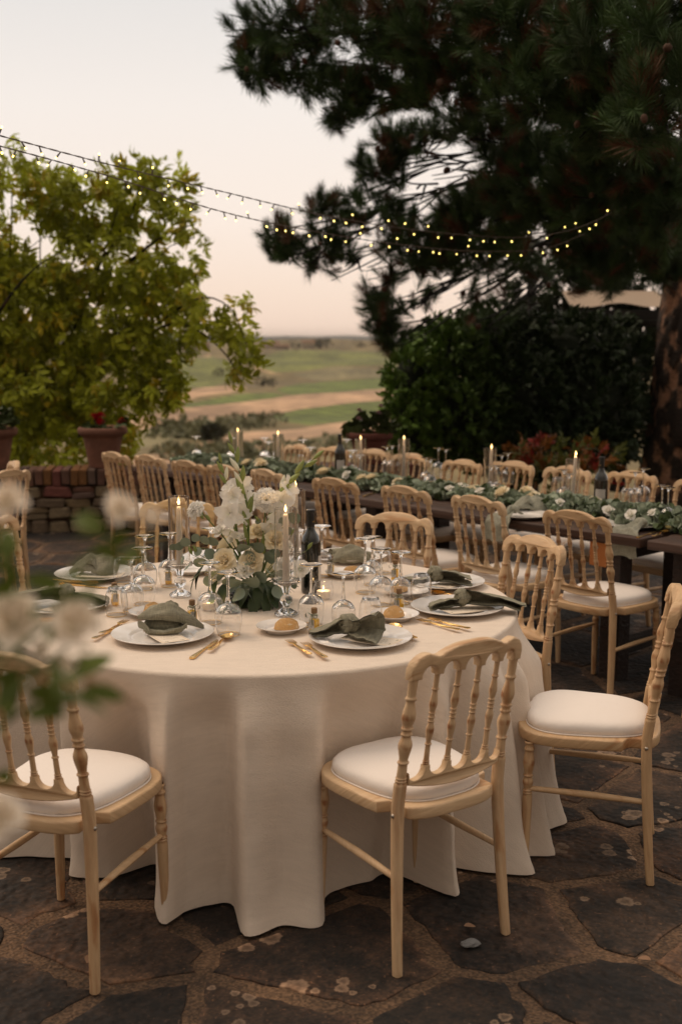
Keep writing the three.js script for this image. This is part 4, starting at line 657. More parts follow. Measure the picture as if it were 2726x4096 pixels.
const mMenu = std({ map: menuTex, roughness: .8, color: rgb(.88, .84, .8) }), menuG = (() => { const g = new THREE.BoxGeometry(.09, .0012, .18, 4, 1, 10), p = g.attributes.position; for (let i = 0; i < p.count; i++) p.setY(i, p.getY(i) + .004 * (p.getZ(i) / .1) ** 2); g.computeVertexNormals(); return g; })();
seatPos.forEach((p, i) => { const a = Math.atan2(TC.x - p.x, TC.z - p.z) + [1.0, .5, .7, .6, 0, .5, .9, 0][i]; if (i === 7 || i === 4) return; solo('menu_card', menuG, mMenu, 'printed cream menu card under the napkin on the plate ' + ['by the gold spoon', 'behind the front right chair', 'at the right edge', 'at the back right', '', 'at the back left', 'behind the blossoms'][i], 'menu card', p.clone().add(V([.012, .035, .03, .03, 0, .02, .02][i], .0082, [.012, .01, .015, .01, 0, .01, .015][i])), a, 'menu cards on the round table'); });

// napkins: linen knotted once, two tails fanning out of the knot
const linenTex = dataTex(256, 256, (u, v) => { const a = TN(u * 128, v * 10, 128, 10), b = TN(u * 10, v * 128, 10, 128), k = .80 + .16 * (a - .5) + .16 * (b - .5) + .10 * (tfbm(u, v, 4, 4, 3) - .5); return [k, k, k]; });
const linenBump = dataTex(256, 256, (u, v) => .5 * TN(u * 128, v * 12, 128, 12) + .5 * TN(u * 12, v * 128, 12, 128), false);
const mSage = std({ map: linenTex, bumpMap: linenBump, bumpScale: .0012, roughness: .95, side: THREE.DoubleSide, color: rgb(.42, .395, .285) }), mSagePale = std({ map: linenTex, bumpMap: linenBump, bumpScale: .0012, roughness: .95, side: THREE.DoubleSide, color: rgb(.50, .50, .40) });
// a tail of folded cloth: the fold lies at the back, the two layers part towards us
function tail(path, w0, w1, h0, h1, sgn, seed, spread = 1) {
  const c = new THREE.CatmullRomCurve3(path.map((p) => V(...p)));
  const lay = (k, dy) => sheet(40, 44, (s0, q) => {
    const s = Math.min(1, s0 * k * (1 - .10 * Math.sin(q * 5 + seed))), p = c.getPoint(s), d = c.getTangent(s), side = V(-d.z, 0, d.x).normalize().multiplyScalar(sgn), w = lerp(w0, w1, s ** .75), h = lerp(h0, h1, s ** .9);
    const b = (q * 2 - 1) * 2.0, back = -Math.cos(b), fl = Math.max(0, Math.abs(b) - 1.57) / .43, X = w * .5 * (back * 1.0 + fl * 1.15 * (b > 0 ? .8 : 1)), crease = .0035 * Math.sin(q * 19 + s * 6 + seed) * s + .004 * noise(q * 5 + seed, s * 5);
    const Y = h * (.5 + .5 * Math.sin(clamp(b, -1.57, 1.57))) * (b > 0 ? 1 + .25 * Math.sin(s * 4 + seed) : .25) + (b > 0 ? 1 : .2) * fl * h * .12 * spread + crease + dy;
    return [p.x + side.x * X, Math.max(p.y + Y, .001), p.z + side.z * X];
  }, false, (s, q) => [q * .9, s * 1.2]);
  return merge([lay(1, 0), moved(lay(.96, .003), 0, 0, -.002)]);
}
function knotG(R, y, seed, sx = 1) {
  const wrap = (rot, R2, dy, sq, r0) => sheet(44, 30, (s, q) => { const a = s * 2 * Math.PI, b = q * 2 * Math.PI, cr = 1 + .10 * Math.sin(b * 5 + seed + a * 1.5) + .22 * noise(Math.cos(a) * 1.8 + seed, Math.sin(a) * 1.8, b), rr = r0 * cr, X = (R2 + rr * Math.cos(b)) * Math.cos(a), Y = (R2 * sq + rr * Math.cos(b)) * Math.sin(a), Z = r0 * 1.55 * Math.sin(b) * cr; return [(X * Math.cos(rot) - Z * Math.sin(rot)) * sx, y + dy + Y, X * Math.sin(rot) + Z * Math.cos(rot)]; }, true, (s, q) => [s * 1.2, q * .5]);
  return merge([wrap(1.25, R * .62, .002, .95, R * .52), wrap(.35, R * .5, .008, .8, R * .45), moved(new THREE.SphereGeometry(R * .8, 16, 12), 0, y, 0)]);
}
// a flap: two edges joined by a bulging span
function flap(back, front, bulge, lip, seed) {
  const A = new THREE.CatmullRomCurve3(back.map((p) => V(...p))), B = new THREE.CatmullRomCurve3(front.map((p) => V(...p)));
  return sheet(48, 30, (s, q) => { const a = A.getPoint(s), b = B.getPoint(s), p = a.lerp(b, Math.min(1, q * 1.12)), k = Math.sin(Math.PI * Math.min(1, q * 1.0)) * Math.sin(Math.PI * clamp(s * .96 + .02)) ** .6; p.y += bulge * k + .005 * noise(s * 6, q * 4, seed) + .003 * Math.sin(q * 17 + s * 7 + seed) * Math.sin(Math.PI * s); if (q > .86) { p.y -= lip * (q - .86) / .14; p.z -= lip * .6 * ((q - .86) / .14) ** 2; } return [p.x, p.y, p.z]; }, false, (s, q) => [s * 1.3, q]);
}
const roll = (p, q, r0, seed) => { const c = new THREE.CatmullRomCurve3([V(...p), V(...p).lerp(V(...q), .5).add(V(0, .004, 0)), V(...q)]); return sheet(20, 46, (s, t) => { const o = c.getPoint(s), a = t * 9.5, r = r0 * (1 - .085 * a * .9) * (1 + .1 * noise(s * 4, t * 3, seed)); return [o.x + r * Math.cos(a) * .5, o.y + r * Math.sin(a), o.z + r * Math.cos(a)]; }, false, (s, t) => [t * 1.2, s]); };
const napkins = [
  merge([ // folded over itself, its tail pointing right
    flap([[-.070, .030, -.050], [-.030, .055, -.055], [.030, .058, -.045], [.075, .032, -.020], [.130, .006, .002]], [[-.078, .050, .030], [-.030, .048, .052], [.030, .046, .046], [.075, .026, .022], [.132, .005, .006]], .034, .006, 2),
    flap([[-.060, .010, -.020], [-.010, .010, -.015], [.045, .012, -.005], [.078, .020, .010]], [[-.052, .020, .064], [-.010, .018, .080], [.045, .022, .078], [.080, .034, .060]], -.006, .020, 6),
    flap([[-.030, .030, -.060], [.010, .055, -.070], [.045, .075, -.050]], [[-.010, .040, -.020], [.020, .060, -.030], [.052, .060, -.035]], .022, .004, 9), roll([-.074, .020, .012], [-.046, .013, .060], .017, 3), moved(new THREE.SphereGeometry(.05, 20, 14), 0, .016, -.005, 0, 0, 0, V(1.25, .62, .8))]),
  merge([tail([[-.012, .014, 0], [-.06, .014, .012], [-.120, .004, .022]], .040, .050, .034, .016, -1, 1), tail([[.01, .012, .0], [.055, .008, .016], [.105, .004, .030]], .045, .135, .045, .062, 1, 4, 1.6), knotG(.030, .036, 2, 1.15)]),
  merge([tail([[-.012, .010, 0], [-.06, .008, .010], [-.120, .002, .015]], .036, .050, .026, .010, -1, 5), tail([[.012, .014, 0], [.075, .016, .002], [.145, .014, .006], [.225, -.014, .016]], .038, .082, .036, .020, 1, 8, 1.2), knotG(.028, .034, 6)]),
  merge([tail([[-.012, .010, 0], [-.06, .010, 0], [-.125, .003, .005]], .036, .070, .030, .012, -1, 9), tail([[.012, .012, 0], [.06, .012, .006], [.135, .004, .012]], .038, .090, .036, .020, 1, 12, 1.3), knotG(.029, .035, 9)]),
  merge([flap([[-.085, .006, -.03], [-.03, .03, -.04], [.03, .03, -.04], [.085, .010, -.03]], [[-.085, .004, .04], [-.03, .006, .05], [.03, .006, .05], [.085, .004, .04]], .046, .01, 3), roll([-.085, .024, -.005], [.02, .028, .01], .026, 5), roll([.01, .022, 0], [.09, .018, .01], .020, 8)]),
  merge([flap([[-.115, .004, -.02], [-.06, .05, -.03], [-.02, .072, -.03], [.01, .06, -.03]], [[-.10, .003, .03], [-.06, .02, .05], [-.02, .016, .05], [.02, .012, .05]], .020, .004, 4), flap([[-.02, .066, -.03], [.03, .075, -.03], [.07, .060, -.02], [.095, .03, 0]], [[-.01, .012, .05], [.03, .006, .055], [.065, .004, .05], [.09, .004, .04]], .022, .004, 11), flap([[-.05, .05, .0], [-.02, .08, -.01], [.0, .06, .01]], [[-.05, .02, .04], [-.02, .05, .04], [.01, .03, .05]], .01, .003, 15)]),
  merge([tail([[-.012, .014, 0], [-.07, .026, .010], [-.14, .020, .018], [-.215, .002, .026]], .040, .095, .036, .022, -1, 15, 1.3), tail([[.012, .012, 0], [.07, .010, 0], [.15, .003, -.005]], .036, .055, .030, .014, 1, 18), knotG(.030, .036, 13)]),
];
[[375, 1448, .1, 'rolled sage linen napkin folded over itself on the plate by the gold spoon'], [800, 1462, .05, 'knotted sage napkin with a wide fanned tail behind the front right chair back'], [1062, 1397, .05, 'knotted sage napkin trailing over the right edge of the round table'], [1000, 1342, .1, 'knotted sage napkin lying flat on the back right plate'], [806, 1288, 0, 'rolled pale sage napkin at the back of the round table behind the glasses'], [222, 1318, 0, 'draped sage napkin standing on the back left plate'], [155, 1388, -.1, 'long knotted sage napkin with two tails on the plate behind the blossoms']]
  .forEach(([u, v, a, l], i) => solo('napkin', napkins[i], mSage, l, 'napkin', P(u, v, CL + .016), a, 'sage linen napkins on the round table'));

// cutlery
function flat(pts, depth, bevel, bend) { const s = new THREE.Shape(pts.map((p) => new THREE.Vector2(...p))), g = new THREE.ExtrudeGeometry(s, { depth, bevelEnabled: true, bevelThickness: bevel, bevelSize: bevel, bevelOffset: -bevel, bevelSegments: 2, steps: 1, curveSegments: 4 }); g.rotateX(-Math.PI / 2); const p = g.attributes.position; for (let i = 0; i < p.count; i++) p.setY(i, p.getY(i) + bend(p.getX(i), p.getZ(i))); g.computeVertexNormals(); return toCreasedNormals(g, .8); }
const mir = (h) => [...h, ...h.map(([x, y]) => [x, -y]).reverse()];
const handleHalf = (() => { const o = []; for (let i = 0; i <= 14; i++) { const t = i / 14; o.push([-.105 + .125 * t, .0032 + .0070 * Math.max(0, 1 - t * 1.15) ** 1.2 * Math.min(1, .45 + t * 9)]); } return o; })();
const forkG = (() => { // tines to +x
  const half = [...handleHalf, [.03, .0035], [.036, .008], [.042, .0118], [.055, .0125]]; const pts = []; const up = half; pts.push(...up);
  const tine = [.0108, .0036, -.0036, -.0108]; for (let k = 0; k < 4; k++) { const y = tine[k]; pts.push([.093, y + .0008], [.0945, y], [.093, y - .0008]); if (k < 3) pts.push([.060, y - .0018], [.057, (tine[k] + tine[k + 1]) / 2], [.060, tine[k + 1] + .0018]); }
  pts.push(...half.map(([x, y]) => [x, -y]).reverse());
  return flat(pts, .0012, .0006, (x) => .004 + .006 * sst(-.02, -.105, x) + .007 * Math.sin(clamp((x - .02) / .075) * Math.PI) - .0045 * sst(.03, .06, x) + .006 * sst(.07, .095, x));
})();
const spoonG = (() => { const h = flat(mir([...handleHalf, [.035, .0032]]), .0014, .0008, (x) => .004 + .006 * sst(-.02, -.105, x) + .008 * Math.sin(clamp((x + .02) / .06) * Math.PI));
  const b = sheet(14, 32, (s, q) => { const a = q * 2 * Math.PI, x = .064 + .032 * s * Math.cos(a), z = .0205 * s * Math.sin(a) * (1 - .12 * Math.cos(a)); return [x, .012 - .010 * (1 - s * s), z]; }, true); return merge([h, b, moved(b, 0, -.0012, 0)]); })();
const knifeG = (() => { const h = flat(mir([...handleHalf, [.022, .005]]), .0030, .0014, () => .001); const bl = flat([[.018, .0055], [.018, -.006], [.06, -.009], [.095, -.0092], [.112, -.005], [.117, .003], [.112, .0055]], .0008, .0004, () => .002); return merge([h, bl]); })();
const CG = 'gold cutlery on the round table';
function cutlery(kind, ua, va, ub, vb, label) { // from handle end to head
  const a = P(ua, va, CL), b = P(ub, vb, CL), m = a.clone().lerp(b, .5); m.y = CL + .0005; return solo(kind, { fork: forkG, spoon: spoonG, knife: knifeG }[kind], mGold, label, kind, m, Math.atan2(-(b.z - a.z), b.x - a.x), CG);
}
const c3 = (x, y) => [.51358 * x, 1064.1 + .51358 * y], c4 = (x, y) => [575.2 + .4402 * x, 1064.1 + .4402 * y], c1 = (x, y) => [.2568 * x, 1150.4 + .2568 * y];
cutlery('knife', ...c3(838, 895), ...c3(985, 790), 'gold knife lying under the spoon beside the front left plate');
cutlery('spoon', ...c3(915, 872), ...c3(1058, 762), 'gold spoon with its bowl up beside the front left plate');
cutlery('fork', ...c3(1415, 893), ...c3(1262, 782), 'gold fork nearest the bread plate at the front of the round table');
cutlery('fork', ...c3(1488, 910), ...c3(1330, 792), 'gold fork nearest the front right plate');
cutlery('fork', ...c3(440, 785), ...c3(585, 705), 'gold fork pointing at the bread plate left of the front left plate');
cutlery('fork', ...c3(425, 800), ...c3(545, 735), 'gold fork hidden partly by the rim of the front left plate');
cutlery('spoon', ...c4(880, 945), ...c4(720, 845), 'gold spoon between the front right plate and the chair crest');
cutlery('fork', ...c4(1110, 895), ...c4(850, 820), 'gold fork before the right hand plate, the nearer to us');
cutlery('fork', ...c4(1150, 885), ...c4(915, 818), 'gold fork before the right hand plate, touching its rim');
cutlery('spoon', ...c4(1100, 722), ...c4(985, 692), 'gold spoon between the two plates on the right of the round table');
cutlery('knife', ...c4(1140, 712), ...c4(990, 680), 'gold knife between the two plates on the right of the round table');
cutlery('fork', ...c1(250, 1088), ...c1(660, 1070), 'gold fork in front of the plate behind the blurred blossoms, the longer one');
cutlery('fork', ...c1(300, 1108), ...c1(700, 1082), 'gold fork in front of the plate behind the blurred blossoms, nearest us');
cutlery('spoon', ...c1(560, 742), ...c1(820, 762), 'gold spoon in front of the back left plate');
cutlery('knife', ...c1(520, 752), ...c1(960, 792), 'gold knife in front of the back left plate');

// bread plates and rolls
const mCrust = std({ map: dataTex(256, 256, (u, v) => { const n = tfbm(u, v, 4, 4, 5), f = sst(.55, .8, tfbm(u + .5, v, 9, 9, 4)); return [lerp(.84, .92, n) + .06 * f, lerp(.66, .76, n) + .15 * f, lerp(.42, .54, n) + .26 * f]; }), bumpMap: claybump, bumpScale: .006, roughness: .8, color: rgb(.95, .90, .84) });
const rollG = [1, 2, 3].map((k) => sheet(28, 40, (s, q) => { const a = q * 2 * Math.PI, e = s * Math.PI, X = .042 * Math.sin(e) * Math.cos(a), Z = .029 * Math.sin(e) * Math.sin(a), y = -Math.cos(e), n = 1 + .10 * noise(X * 30 + k, y * 2, Z * 30), cut = .010 * Math.exp(-((Z - .2 * X) ** 2) / .00004) * Math.max(0, y); return [X * n, (y > 0 ? y * .036 : y * .004) * n + .004 - cut, Z * n]; }, true, (s, q) => [q * 2, s]));
[[352, 1418, 353, 1411, 1.0, 1, 'behind the front left plate'], [647.8, 1452, 658, 1448, .1, 1, 'in front of the right candle holder'], [907.6, 1424, 905, 1420, .6, 1, 'beside the trailing napkin on the right'], [936, 1369, 918, 1361, .8, 1, 'behind the right hand glasses'], [795, 1326, 809, 1323, .2, 1, 'right of the wine bottle at the back'], [440, 1319, 0, 0, 0, 0, 'behind the left candle holder']]
  .forEach(([u, v, bu, bv, a, has, w], i) => { solo('bread_plate', smallPlate, mChina, 'small white bread plate ' + w, 'plate', P(u, v, CL), 0, 'bread plates on the round table'); if (has) solo('bread_roll', rollG[i % 3], mCrust, 'crusty bread roll on the small plate ' + w, 'bread roll', P(bu, bv, CL + .006), a, 'bread rolls on the round table'); });

// oil bottles, tealight jars
const mOil = phys({ color: rgb(.95, .70, .04), roughness: .05, transmission: .55, thickness: 0, ior: 1.4 }), mCork = std({ color: rgb(.42, .24, .11), roughness: .8, map: claytex }), mLabel = std({ color: rgb(.62, .60, .58), roughness: .9, map: (() => { const c = document.createElement('canvas'); c.width = 64; c.height = 96; const g = c.getContext('2d'); g.fillStyle = '#fff'; g.fillRect(0, 0, 64, 96); g.strokeStyle = '#777'; g.lineWidth = 2; g.beginPath(); g.arc(32, 40, 16, 0, 7); g.stroke(); g.fillStyle = '#777'; g.fillRect(18, 70, 28, 3); g.fillRect(22, 78, 20, 2); const t = new THREE.CanvasTexture(c); t.colorSpace = THREE.SRGBColorSpace; return t; })() }), mRibbon = std({ color: rgb(.20, .21, .14), roughness: .6, side: THREE.DoubleSide });
const oilProto = (() => { const t = new THREE.Group(); part('oil', box(.0255, .044, .0255, .004, 0, .0235, 0), mOil, t); part('glass', merge([box(.029, .052, .029, .005, 0, .0265, 0), moved(lathe([[.010, .052], [.0085, .058], [.0085, .066]], 16), 0, 0, 0)]), mGlass, t); part('cork', lathe([[.0001, .064], [.0098, .064], [.0102, .066], [.0102, .080], [.0092, .082], [.0001, .082]], 16), mCork, t); part('label', moved(new THREE.PlaneGeometry(.020, .030), -.002, .030, .0152), mLabel, t);
  const loop = (a, s) => { const c = new THREE.CatmullRomCurve3([[0, 0, 0], [.010 * s, .009, .002], [.021 * s, .006, .003], [.018 * s, -.005, .004], [.004 * s, -.002, .002], [0, 0, 0]].map((p) => V(...p))); return sheet(20, 1, (q, w) => { const p = c.getPoint(q); return [p.x, p.y + a, p.z + .015 + (w - .5) * .004 + (w - .5) * .003]; }); };
  part('ribbon', merge([loop(.058, 1), loop(.058, -1), sheet(12, 1, (s, w) => [-.004 - .016 * s * s, .058 - .046 * s, .0165 + .004 * s + (w - .5) * .004]), sheet(12, 1, (s, w) => [.003 + (w - .5) * .005, .058 - .044 * s, .0165 + .003 * Math.sin(s * 5)]), ring(.0098, .0018, .058)]), mRibbon, t); return t; })();
[[264.5, 1392, .5, 'behind the left tumbler'], [387.8, 1343, .2, 'behind the glass by the left candle'], [442.7, 1435, .5, 'before the left candle holder'], [722.7, 1455, -.5, 'beside the front bread plate'], [917.2, 1407, -.5, 'beside the right hand plate'], [908.4, 1335, -.3, 'at the back right beside the tumbler'], [760, 1324, .1, 'right of the wine bottle']]
  .forEach(([u, v, a, w]) => place(oilProto, 'oil_bottle', 'small square bottle of golden oil with a cork ' + w, 'oil bottle', P(u, v, CL), a, 'small oil bottles on the round table'));
const mWax = phys({ color: rgb(.80, .72, .62), roughness: .5, transmission: .12, thickness: 0 }), mFlame = std({ color: rgb(0, 0, 0), emissive: rgb(1, .62, .22), emissiveIntensity: 7 }), mWick = std({ color: rgb(.02, .02, .02), roughness: 1 });
const flameG = lathe([[.0001, 0], [.0028, .002], [.0046, .007], [.0042, .012], [.0026, .018], [.0009, .024], [.0001, .027]], 14);
function flameOn(parent, y, s = 1, power = .035) { const f = part('flame', flameG, mFlame, parent); f.position.y = y; f.scale.setScalar(s); f.castShadow = false; const l = new THREE.PointLight(new THREE.Color(1, .60, .25), power); l.position.set(0, y + .010 * s, 0); l.castShadow = true; l.shadow.radius = .25; parent.add(l); }
[[480, 1403, 'glass tealight jar seen through the glass before the flowers'], [743.8, 1377, 'glass tealight jar right of the wine bottle']].forEach(([u, v, l]) => { const t = thing('tealight_jar', l, 'candle jar', P(u, v, CL)); part('jar', lathe([[.001, .001], [.026, .001], [.033, .008], [.0375, .022], [.0375, .042], [.033, .054], [.0305, .058], [.0325, .0605], [.034, .0665], [.032, .068]], 36), mGlass, t); part('candle', lathe([[.0001, .004], [.024, .004], [.025, .006], [.025, .028], [.024, .030], [.0001, .029]], 24), mWax, t); part('wick', moved(new THREE.CylinderGeometry(.0008, .0008, .008, 6), 0, .033, 0), mWick, t); flameOn(t, .034, .6, .008); });

// candles in glass chimneys on baluster holders
const taperG = (h) => lathe([[.0001, 0], [.0125, 0], [.0112, h * .4], [.0088, h - .010], [.0070, h - .003], [.0001, h]], 20);
function chimneyCandle(label, pos, stemH, chH, candleH, group, lean = 0) {
  const t = thing('candle_holder', label, 'candle', pos, 0, group);
  if (stemH > .03) part('foot', lathe([[.0001, .004], [.030, .004], [.040, .002], [.041, .006], [.039, .010], [.028, .016], [.015, .024], [.010, .030], [.017, .040], [.0225, .050], [.0215, .060], [.012, .070], [.009, .076], [.013, .084], [.018, stemH - .014], [.0175, stemH - .006], [.045, stemH - .003], [.0465, stemH + .002], [.0465, stemH + .010], [.0445, stemH + .010], [.044, stemH + .003], [.0001, stemH + .003]], 40), mSolidGlass, t);
  else part('foot', lathe([[.0001, 0], [.044, 0], [.046, .006], [.044, .010], [.0001, .008]], 32), mSolidGlass, t);
  part('chimney', lathe([[.0365, stemH + .005], [.0385, stemH + .005], [.0385, stemH + chH - .001], [.0375, stemH + chH], [.0365, stemH + chH - .001], [.0365, stemH + .005]], 40), mSolidGlass, t); 
  const c = part('taper', taperG(candleH), mWax, t); c.position.y = stemH > .03 ? stemH - .012 : .010; c.rotation.z = lean;
  const top = new THREE.Group(); top.name = 'candle_tip'; void top; const y = c.position.y + candleH; part('wick', moved(new THREE.CylinderGeometry(.0009, .0009, .010, 6), -lean * candleH, y + .003, 0), mWick, t);
  const f = part('flame', flameG, mFlame, t); f.position.set(-lean * candleH, y + .004, 0); f.castShadow = false; const l = new THREE.PointLight(new THREE.Color(1, .60, .25), .035); l.position.set(-lean * candleH, y + .014, 0); l.castShadow = true; l.shadow.radius = .25; t.add(l); return t;
}
chimneyCandle('lit cream taper in a glass chimney left of the flowers on the round table', P(415.5, 1371, CL), .118, .255, .232, undefined);
chimneyCandle('lit cream taper in a glass chimney right of the flowers, nearest us', P(658.4, 1415, CL), .118, .255, .250, undefined);
chimneyCandle('lit cream taper in a glass chimney behind the wine bottle on the round table', P(681, 1336, CL), .118, .245, .262, undefined);

// wine bottles
const mBottle = phys({ color: rgb(.006, .007, .006), roughness: .06, clearcoat: 1, clearcoatRoughness: .03 }), mCap = std({ color: rgb(.012, .011, .012), roughness: .35, map: null }), mPaper = std({ color: rgb(.50, .47, .45), roughness: .85, side: THREE.DoubleSide });
const mLetter = std({ color: rgb(.55, .33, .10), metalness: .6, roughness: .4 });
const { FontLoader } = await import('three/addons/loaders/FontLoader.js'); const { TextGeometry } = await import('three/addons/geometries/TextGeometry.js');
const font = await new FontLoader().loadAsync('fonts/droid/droid_serif_bold.typeface.json');
function wineBottle(label, pos, turn) {
  const t = thing('wine_bottle', label, 'wine bottle', pos, turn);
  part('bottle', lathe([[.0001, .012], [.020, .004], [.034, 0], [.0372, .004], [.0375, .012], [.0375, .185], [.0360, .200], [.0300, .216], [.0210, .230], [.0158, .242], [.0145, .256], [.0142, .270]], 44), mBottle, t);
  part('capsule', lathe([[.0150, .240], [.0151, .243], [.0147, .262], [.0143, .300], [.0152, .3015], [.0156, .305], [.0156, .312], [.0148, .315], [.0001, .315]], 32), mCap, t);
  part('paper_label', new THREE.CylinderGeometry(.0379, .0379, .095, 24, 1, true, .25, 1.5).translate(0, .095, 0), mPaper, t);
  const w = new TextGeometry('MON', { font, size: .0042, depth: .0003, curveSegments: 3 }), p = w.attributes.position; for (let i = 0; i < p.count; i++) { const a = p.getX(i) / .015 - .1, R = .0149 + p.getZ(i); p.setXYZ(i, Math.sin(a) * R, p.getY(i) + .268, Math.cos(a) * R); } w.computeVertexNormals(); part('lettering', w, mLetter, t);
}
wineBottle('dark red wine bottle with a black capsule behind the right candle on the round table', P(715, 1362, CL), .6);

// ------------------------------------------------------------------ the laid long table
const LH = .7605, onT = (u, v) => P(u, v, LH);
[[452, 1066, 0, 'leftmost upturned wine glass on the long table before the valley'], [531, 1071, 0, 'upturned wine glass left of the first candle on the long table'], [609, 1070, 0, 'upturned wine glass behind another just left of the second candle'], [618, 1082, 0, 'upturned wine glass in front, just left of the second candle'], [697, 1069, 1, 'upturned wine glass before the chair right of the second candle'], [714, 1091, 1, 'upturned wine glass low among the eucalyptus left of the left bottle'],
  [797, 1075, 0, 'upturned wine glass right beside the left wine bottle'], [811, 1107, 0, 'upturned wine glass before the third candle, left of its pair'], [826, 1113, 1, 'upturned wine glass before the third candle, right of its pair'], [889, 1089, 1, 'upturned wine glass left of the fourth candle, rear one'], [901, 1093, 0, 'upturned wine glass left of the fourth candle, front one'], [979, 1120, 1, 'upturned wine glass in the middle of the long table, rear of two'], [988, 1133, 0, 'upturned wine glass in the middle of the long table, front of two'],
  [1007, 1099, 0, 'upturned wine glass at the far side of the long table left of its twin'], [1024, 1103, 0, 'upturned wine glass at the far side of the long table right of its twin'], [1127, 1146, 1, 'upturned wine glass below the fifth candle, left one'], [1140, 1152, 0, 'upturned wine glass below the fifth candle, right one'], [1152, 1112, 1, 'upturned wine glass before the chair right of the fifth candle, left one'], [1166, 1114, 0, 'upturned wine glass before the chair right of the fifth candle, right one'],
  [1281, 1134, 2, 'upturned tumbler just left of the rightmost candle'], [1294, 1164, 0, 'upturned wine glass in front of the rightmost candle, left one'], [1306, 1178, 0, 'upturned wine glass in front of the rightmost candle, nearest us'], [1440, 1163, 2, 'upturned tumbler right of the tall wine bottle'], [1458, 1162, 1, 'upturned wine glass right of the tall wine bottle, next to the tumbler'], [1476, 1160, 0, 'upturned wine glass before the chair right of the tall bottle'], [1519, 1209, 0, 'upturned wine glass near the right edge, rear one'], [1533, 1215, 0, 'upturned wine glass near the right edge, front one']]
  .forEach(([u, v, k, l], i) => place(k === 2 ? tumblerProto : glassProto[k], k === 2 ? 'tumbler' : 'wine_glass', l, k === 2 ? 'tumbler' : 'wine glass', onT(u, v), i, 'glasses upturned on the long table'));
[[548, 1078, 'first lit taper from the left on the long table'], [640, 1088, 'second lit taper from the left on the long table'], [829, 1104, 'third lit taper on the long table beside a bottle'], [928, 1104, 'fourth lit taper on the long table in front of the hedge'], [1125, 1134, 'fifth lit taper on the long table left of the red shrub'], [1313, 1168, 'rightmost lit taper on the long table, leaning a little']].forEach(([u, v, l], i) => chimneyCandle(l + ', in a glass chimney', onT(u, v), .012, .265, .262 + (i === 5 ? .02 : 0), 'candles on the long table', i === 5 ? -.06 : i === 4 ? -.03 : 0));
wineBottle('dark wine bottle on the long table left of the third candle', onT(782, 1106), -.9);
wineBottle('dark wine bottle with a pale label on the long table right of the last candle', onT(1379, 1184), -1.3);
const farPlate = plateG(.150), farSeats = [[1202, 1190, 'with a napkin hanging beside it'], [1452, 1212, 'under the rightmost hanging napkin'], [1004, 1142, 'behind the crest of a near chair'], [846, 1121, 'behind the near chair at the middle'], [1350, 1170, 'behind the near chair by the bottle'], [700, 1092, 'before the left wine bottle']];
farSeats.forEach(([u, v, w]) => { solo('dinner_plate', farPlate, mChina, 'white dinner plate on the long table ' + w, 'plate', onT(u, v), 0, 'white plates on the long table'); });
// napkins hanging over the table edge
const hang = (seed) => { const g = sheet(26, 18, (s, q) => { const w = .05 + .11 * sst(.15, .7, s), X = (q - .5) * w, L = s * .30, flat0 = Math.min(L, .16), down = Math.max(0, L - .16); return [X + .012 * noise(s * 4, q * 3, seed), .016 + .035 * Math.exp(-((s - .18) ** 2) / .012) * (1 - Math.abs(q - .5)) - down * .96 + .010 * Math.sin(q * 9 + s * 4 + seed) * (1 - .5 * s), -.16 + flat0 + .020 * sst(0, .05, down) + .008 * Math.sin(q * 8 + seed)]; }, false, (s, q) => [q, s * 2]); return merge([g, moved(g, 0, .003, .002), moved(new THREE.SphereGeometry(.028, 14, 10), 0, .040, -.12, 0, 0, 0, V(1.3, .8, 1))]); };
[[1146, 1196, 1, 'pale sage napkin hanging off the long table beside the white seated chair'], [1440, 1228, 2, 'pale sage napkin hanging off the long table between plate and cutlery']].forEach(([u, v, k, l]) => { const p = onT(u, v); p.y += .006; solo('napkin', hang(k * 3.3), mSagePale, l, 'napkin', p, LTURN, 'napkins hanging off the long table'); });
[[1218, 1180, 5, 'pale sage napkin knotted on the plate left of the tall bottle'], [1010, 1136, 3, 'pale sage napkin on the plate in the middle of the long table'], [705, 1088, 4, 'pale sage napkin on the plate before the left wine bottle']].forEach(([u, v, k, l]) => { const p = onT(u, v); p.y += .016; solo('napkin', napkins[k], mSagePale, l, 'napkin', p, 0, 'napkins on the long table'); });
[[1272, 1170, 'beside the rightmost candle'], [1478, 1205, 'beyond the hanging napkin'], [1138, 1140, 'below the fifth candle'], [960, 1130, 'in the middle of the long table'], [795, 1112, 'beside the left wine bottle']].forEach(([u, v, w]) => place(oilProto, 'oil_bottle', 'small bottle of golden oil on the long table ' + w, 'oil bottle', onT(u, v), -.7, 'oil bottles on the long table'));
[[1229, 1164, 'beside the knotted napkin'], [1438, 1192, 'behind the hanging napkin near the right end'], [783, 1115, 'at the foot of the left wine bottle'], [924, 1128, 'behind the crest of the middle near chair']].forEach(([u, v, w], i) => solo('bread_roll', rollG[i % 3], mCrust, 'bread roll on the long table ' + w, 'bread roll', onT(u, v), i, 'bread rolls on the long table'));
[['knife', 1470, 1236, 1500, 1226, 'gold knife near the right end of the long table'], ['spoon', 1494, 1240, 1540, 1222, 'gold spoon near the right end of the long table'], ['fork', 940, 1158, 968, 1150, 'gold fork on the long table behind the middle near chair'], ['knife', 838, 1142, 862, 1134, 'gold knife on the long table behind the near chair at the middle']].forEach(([k, ua, va, ub, vb, l]) => { const a = onT(ua, va), b = onT(ub, vb), m = a.clone().lerp(b, .5); solo(k, { fork: forkG, spoon: spoonG, knife: knifeG }[k], mGold, l, k, m, Math.atan2(-(b.z - a.z), b.x - a.x), 'gold cutlery on the long table'); });

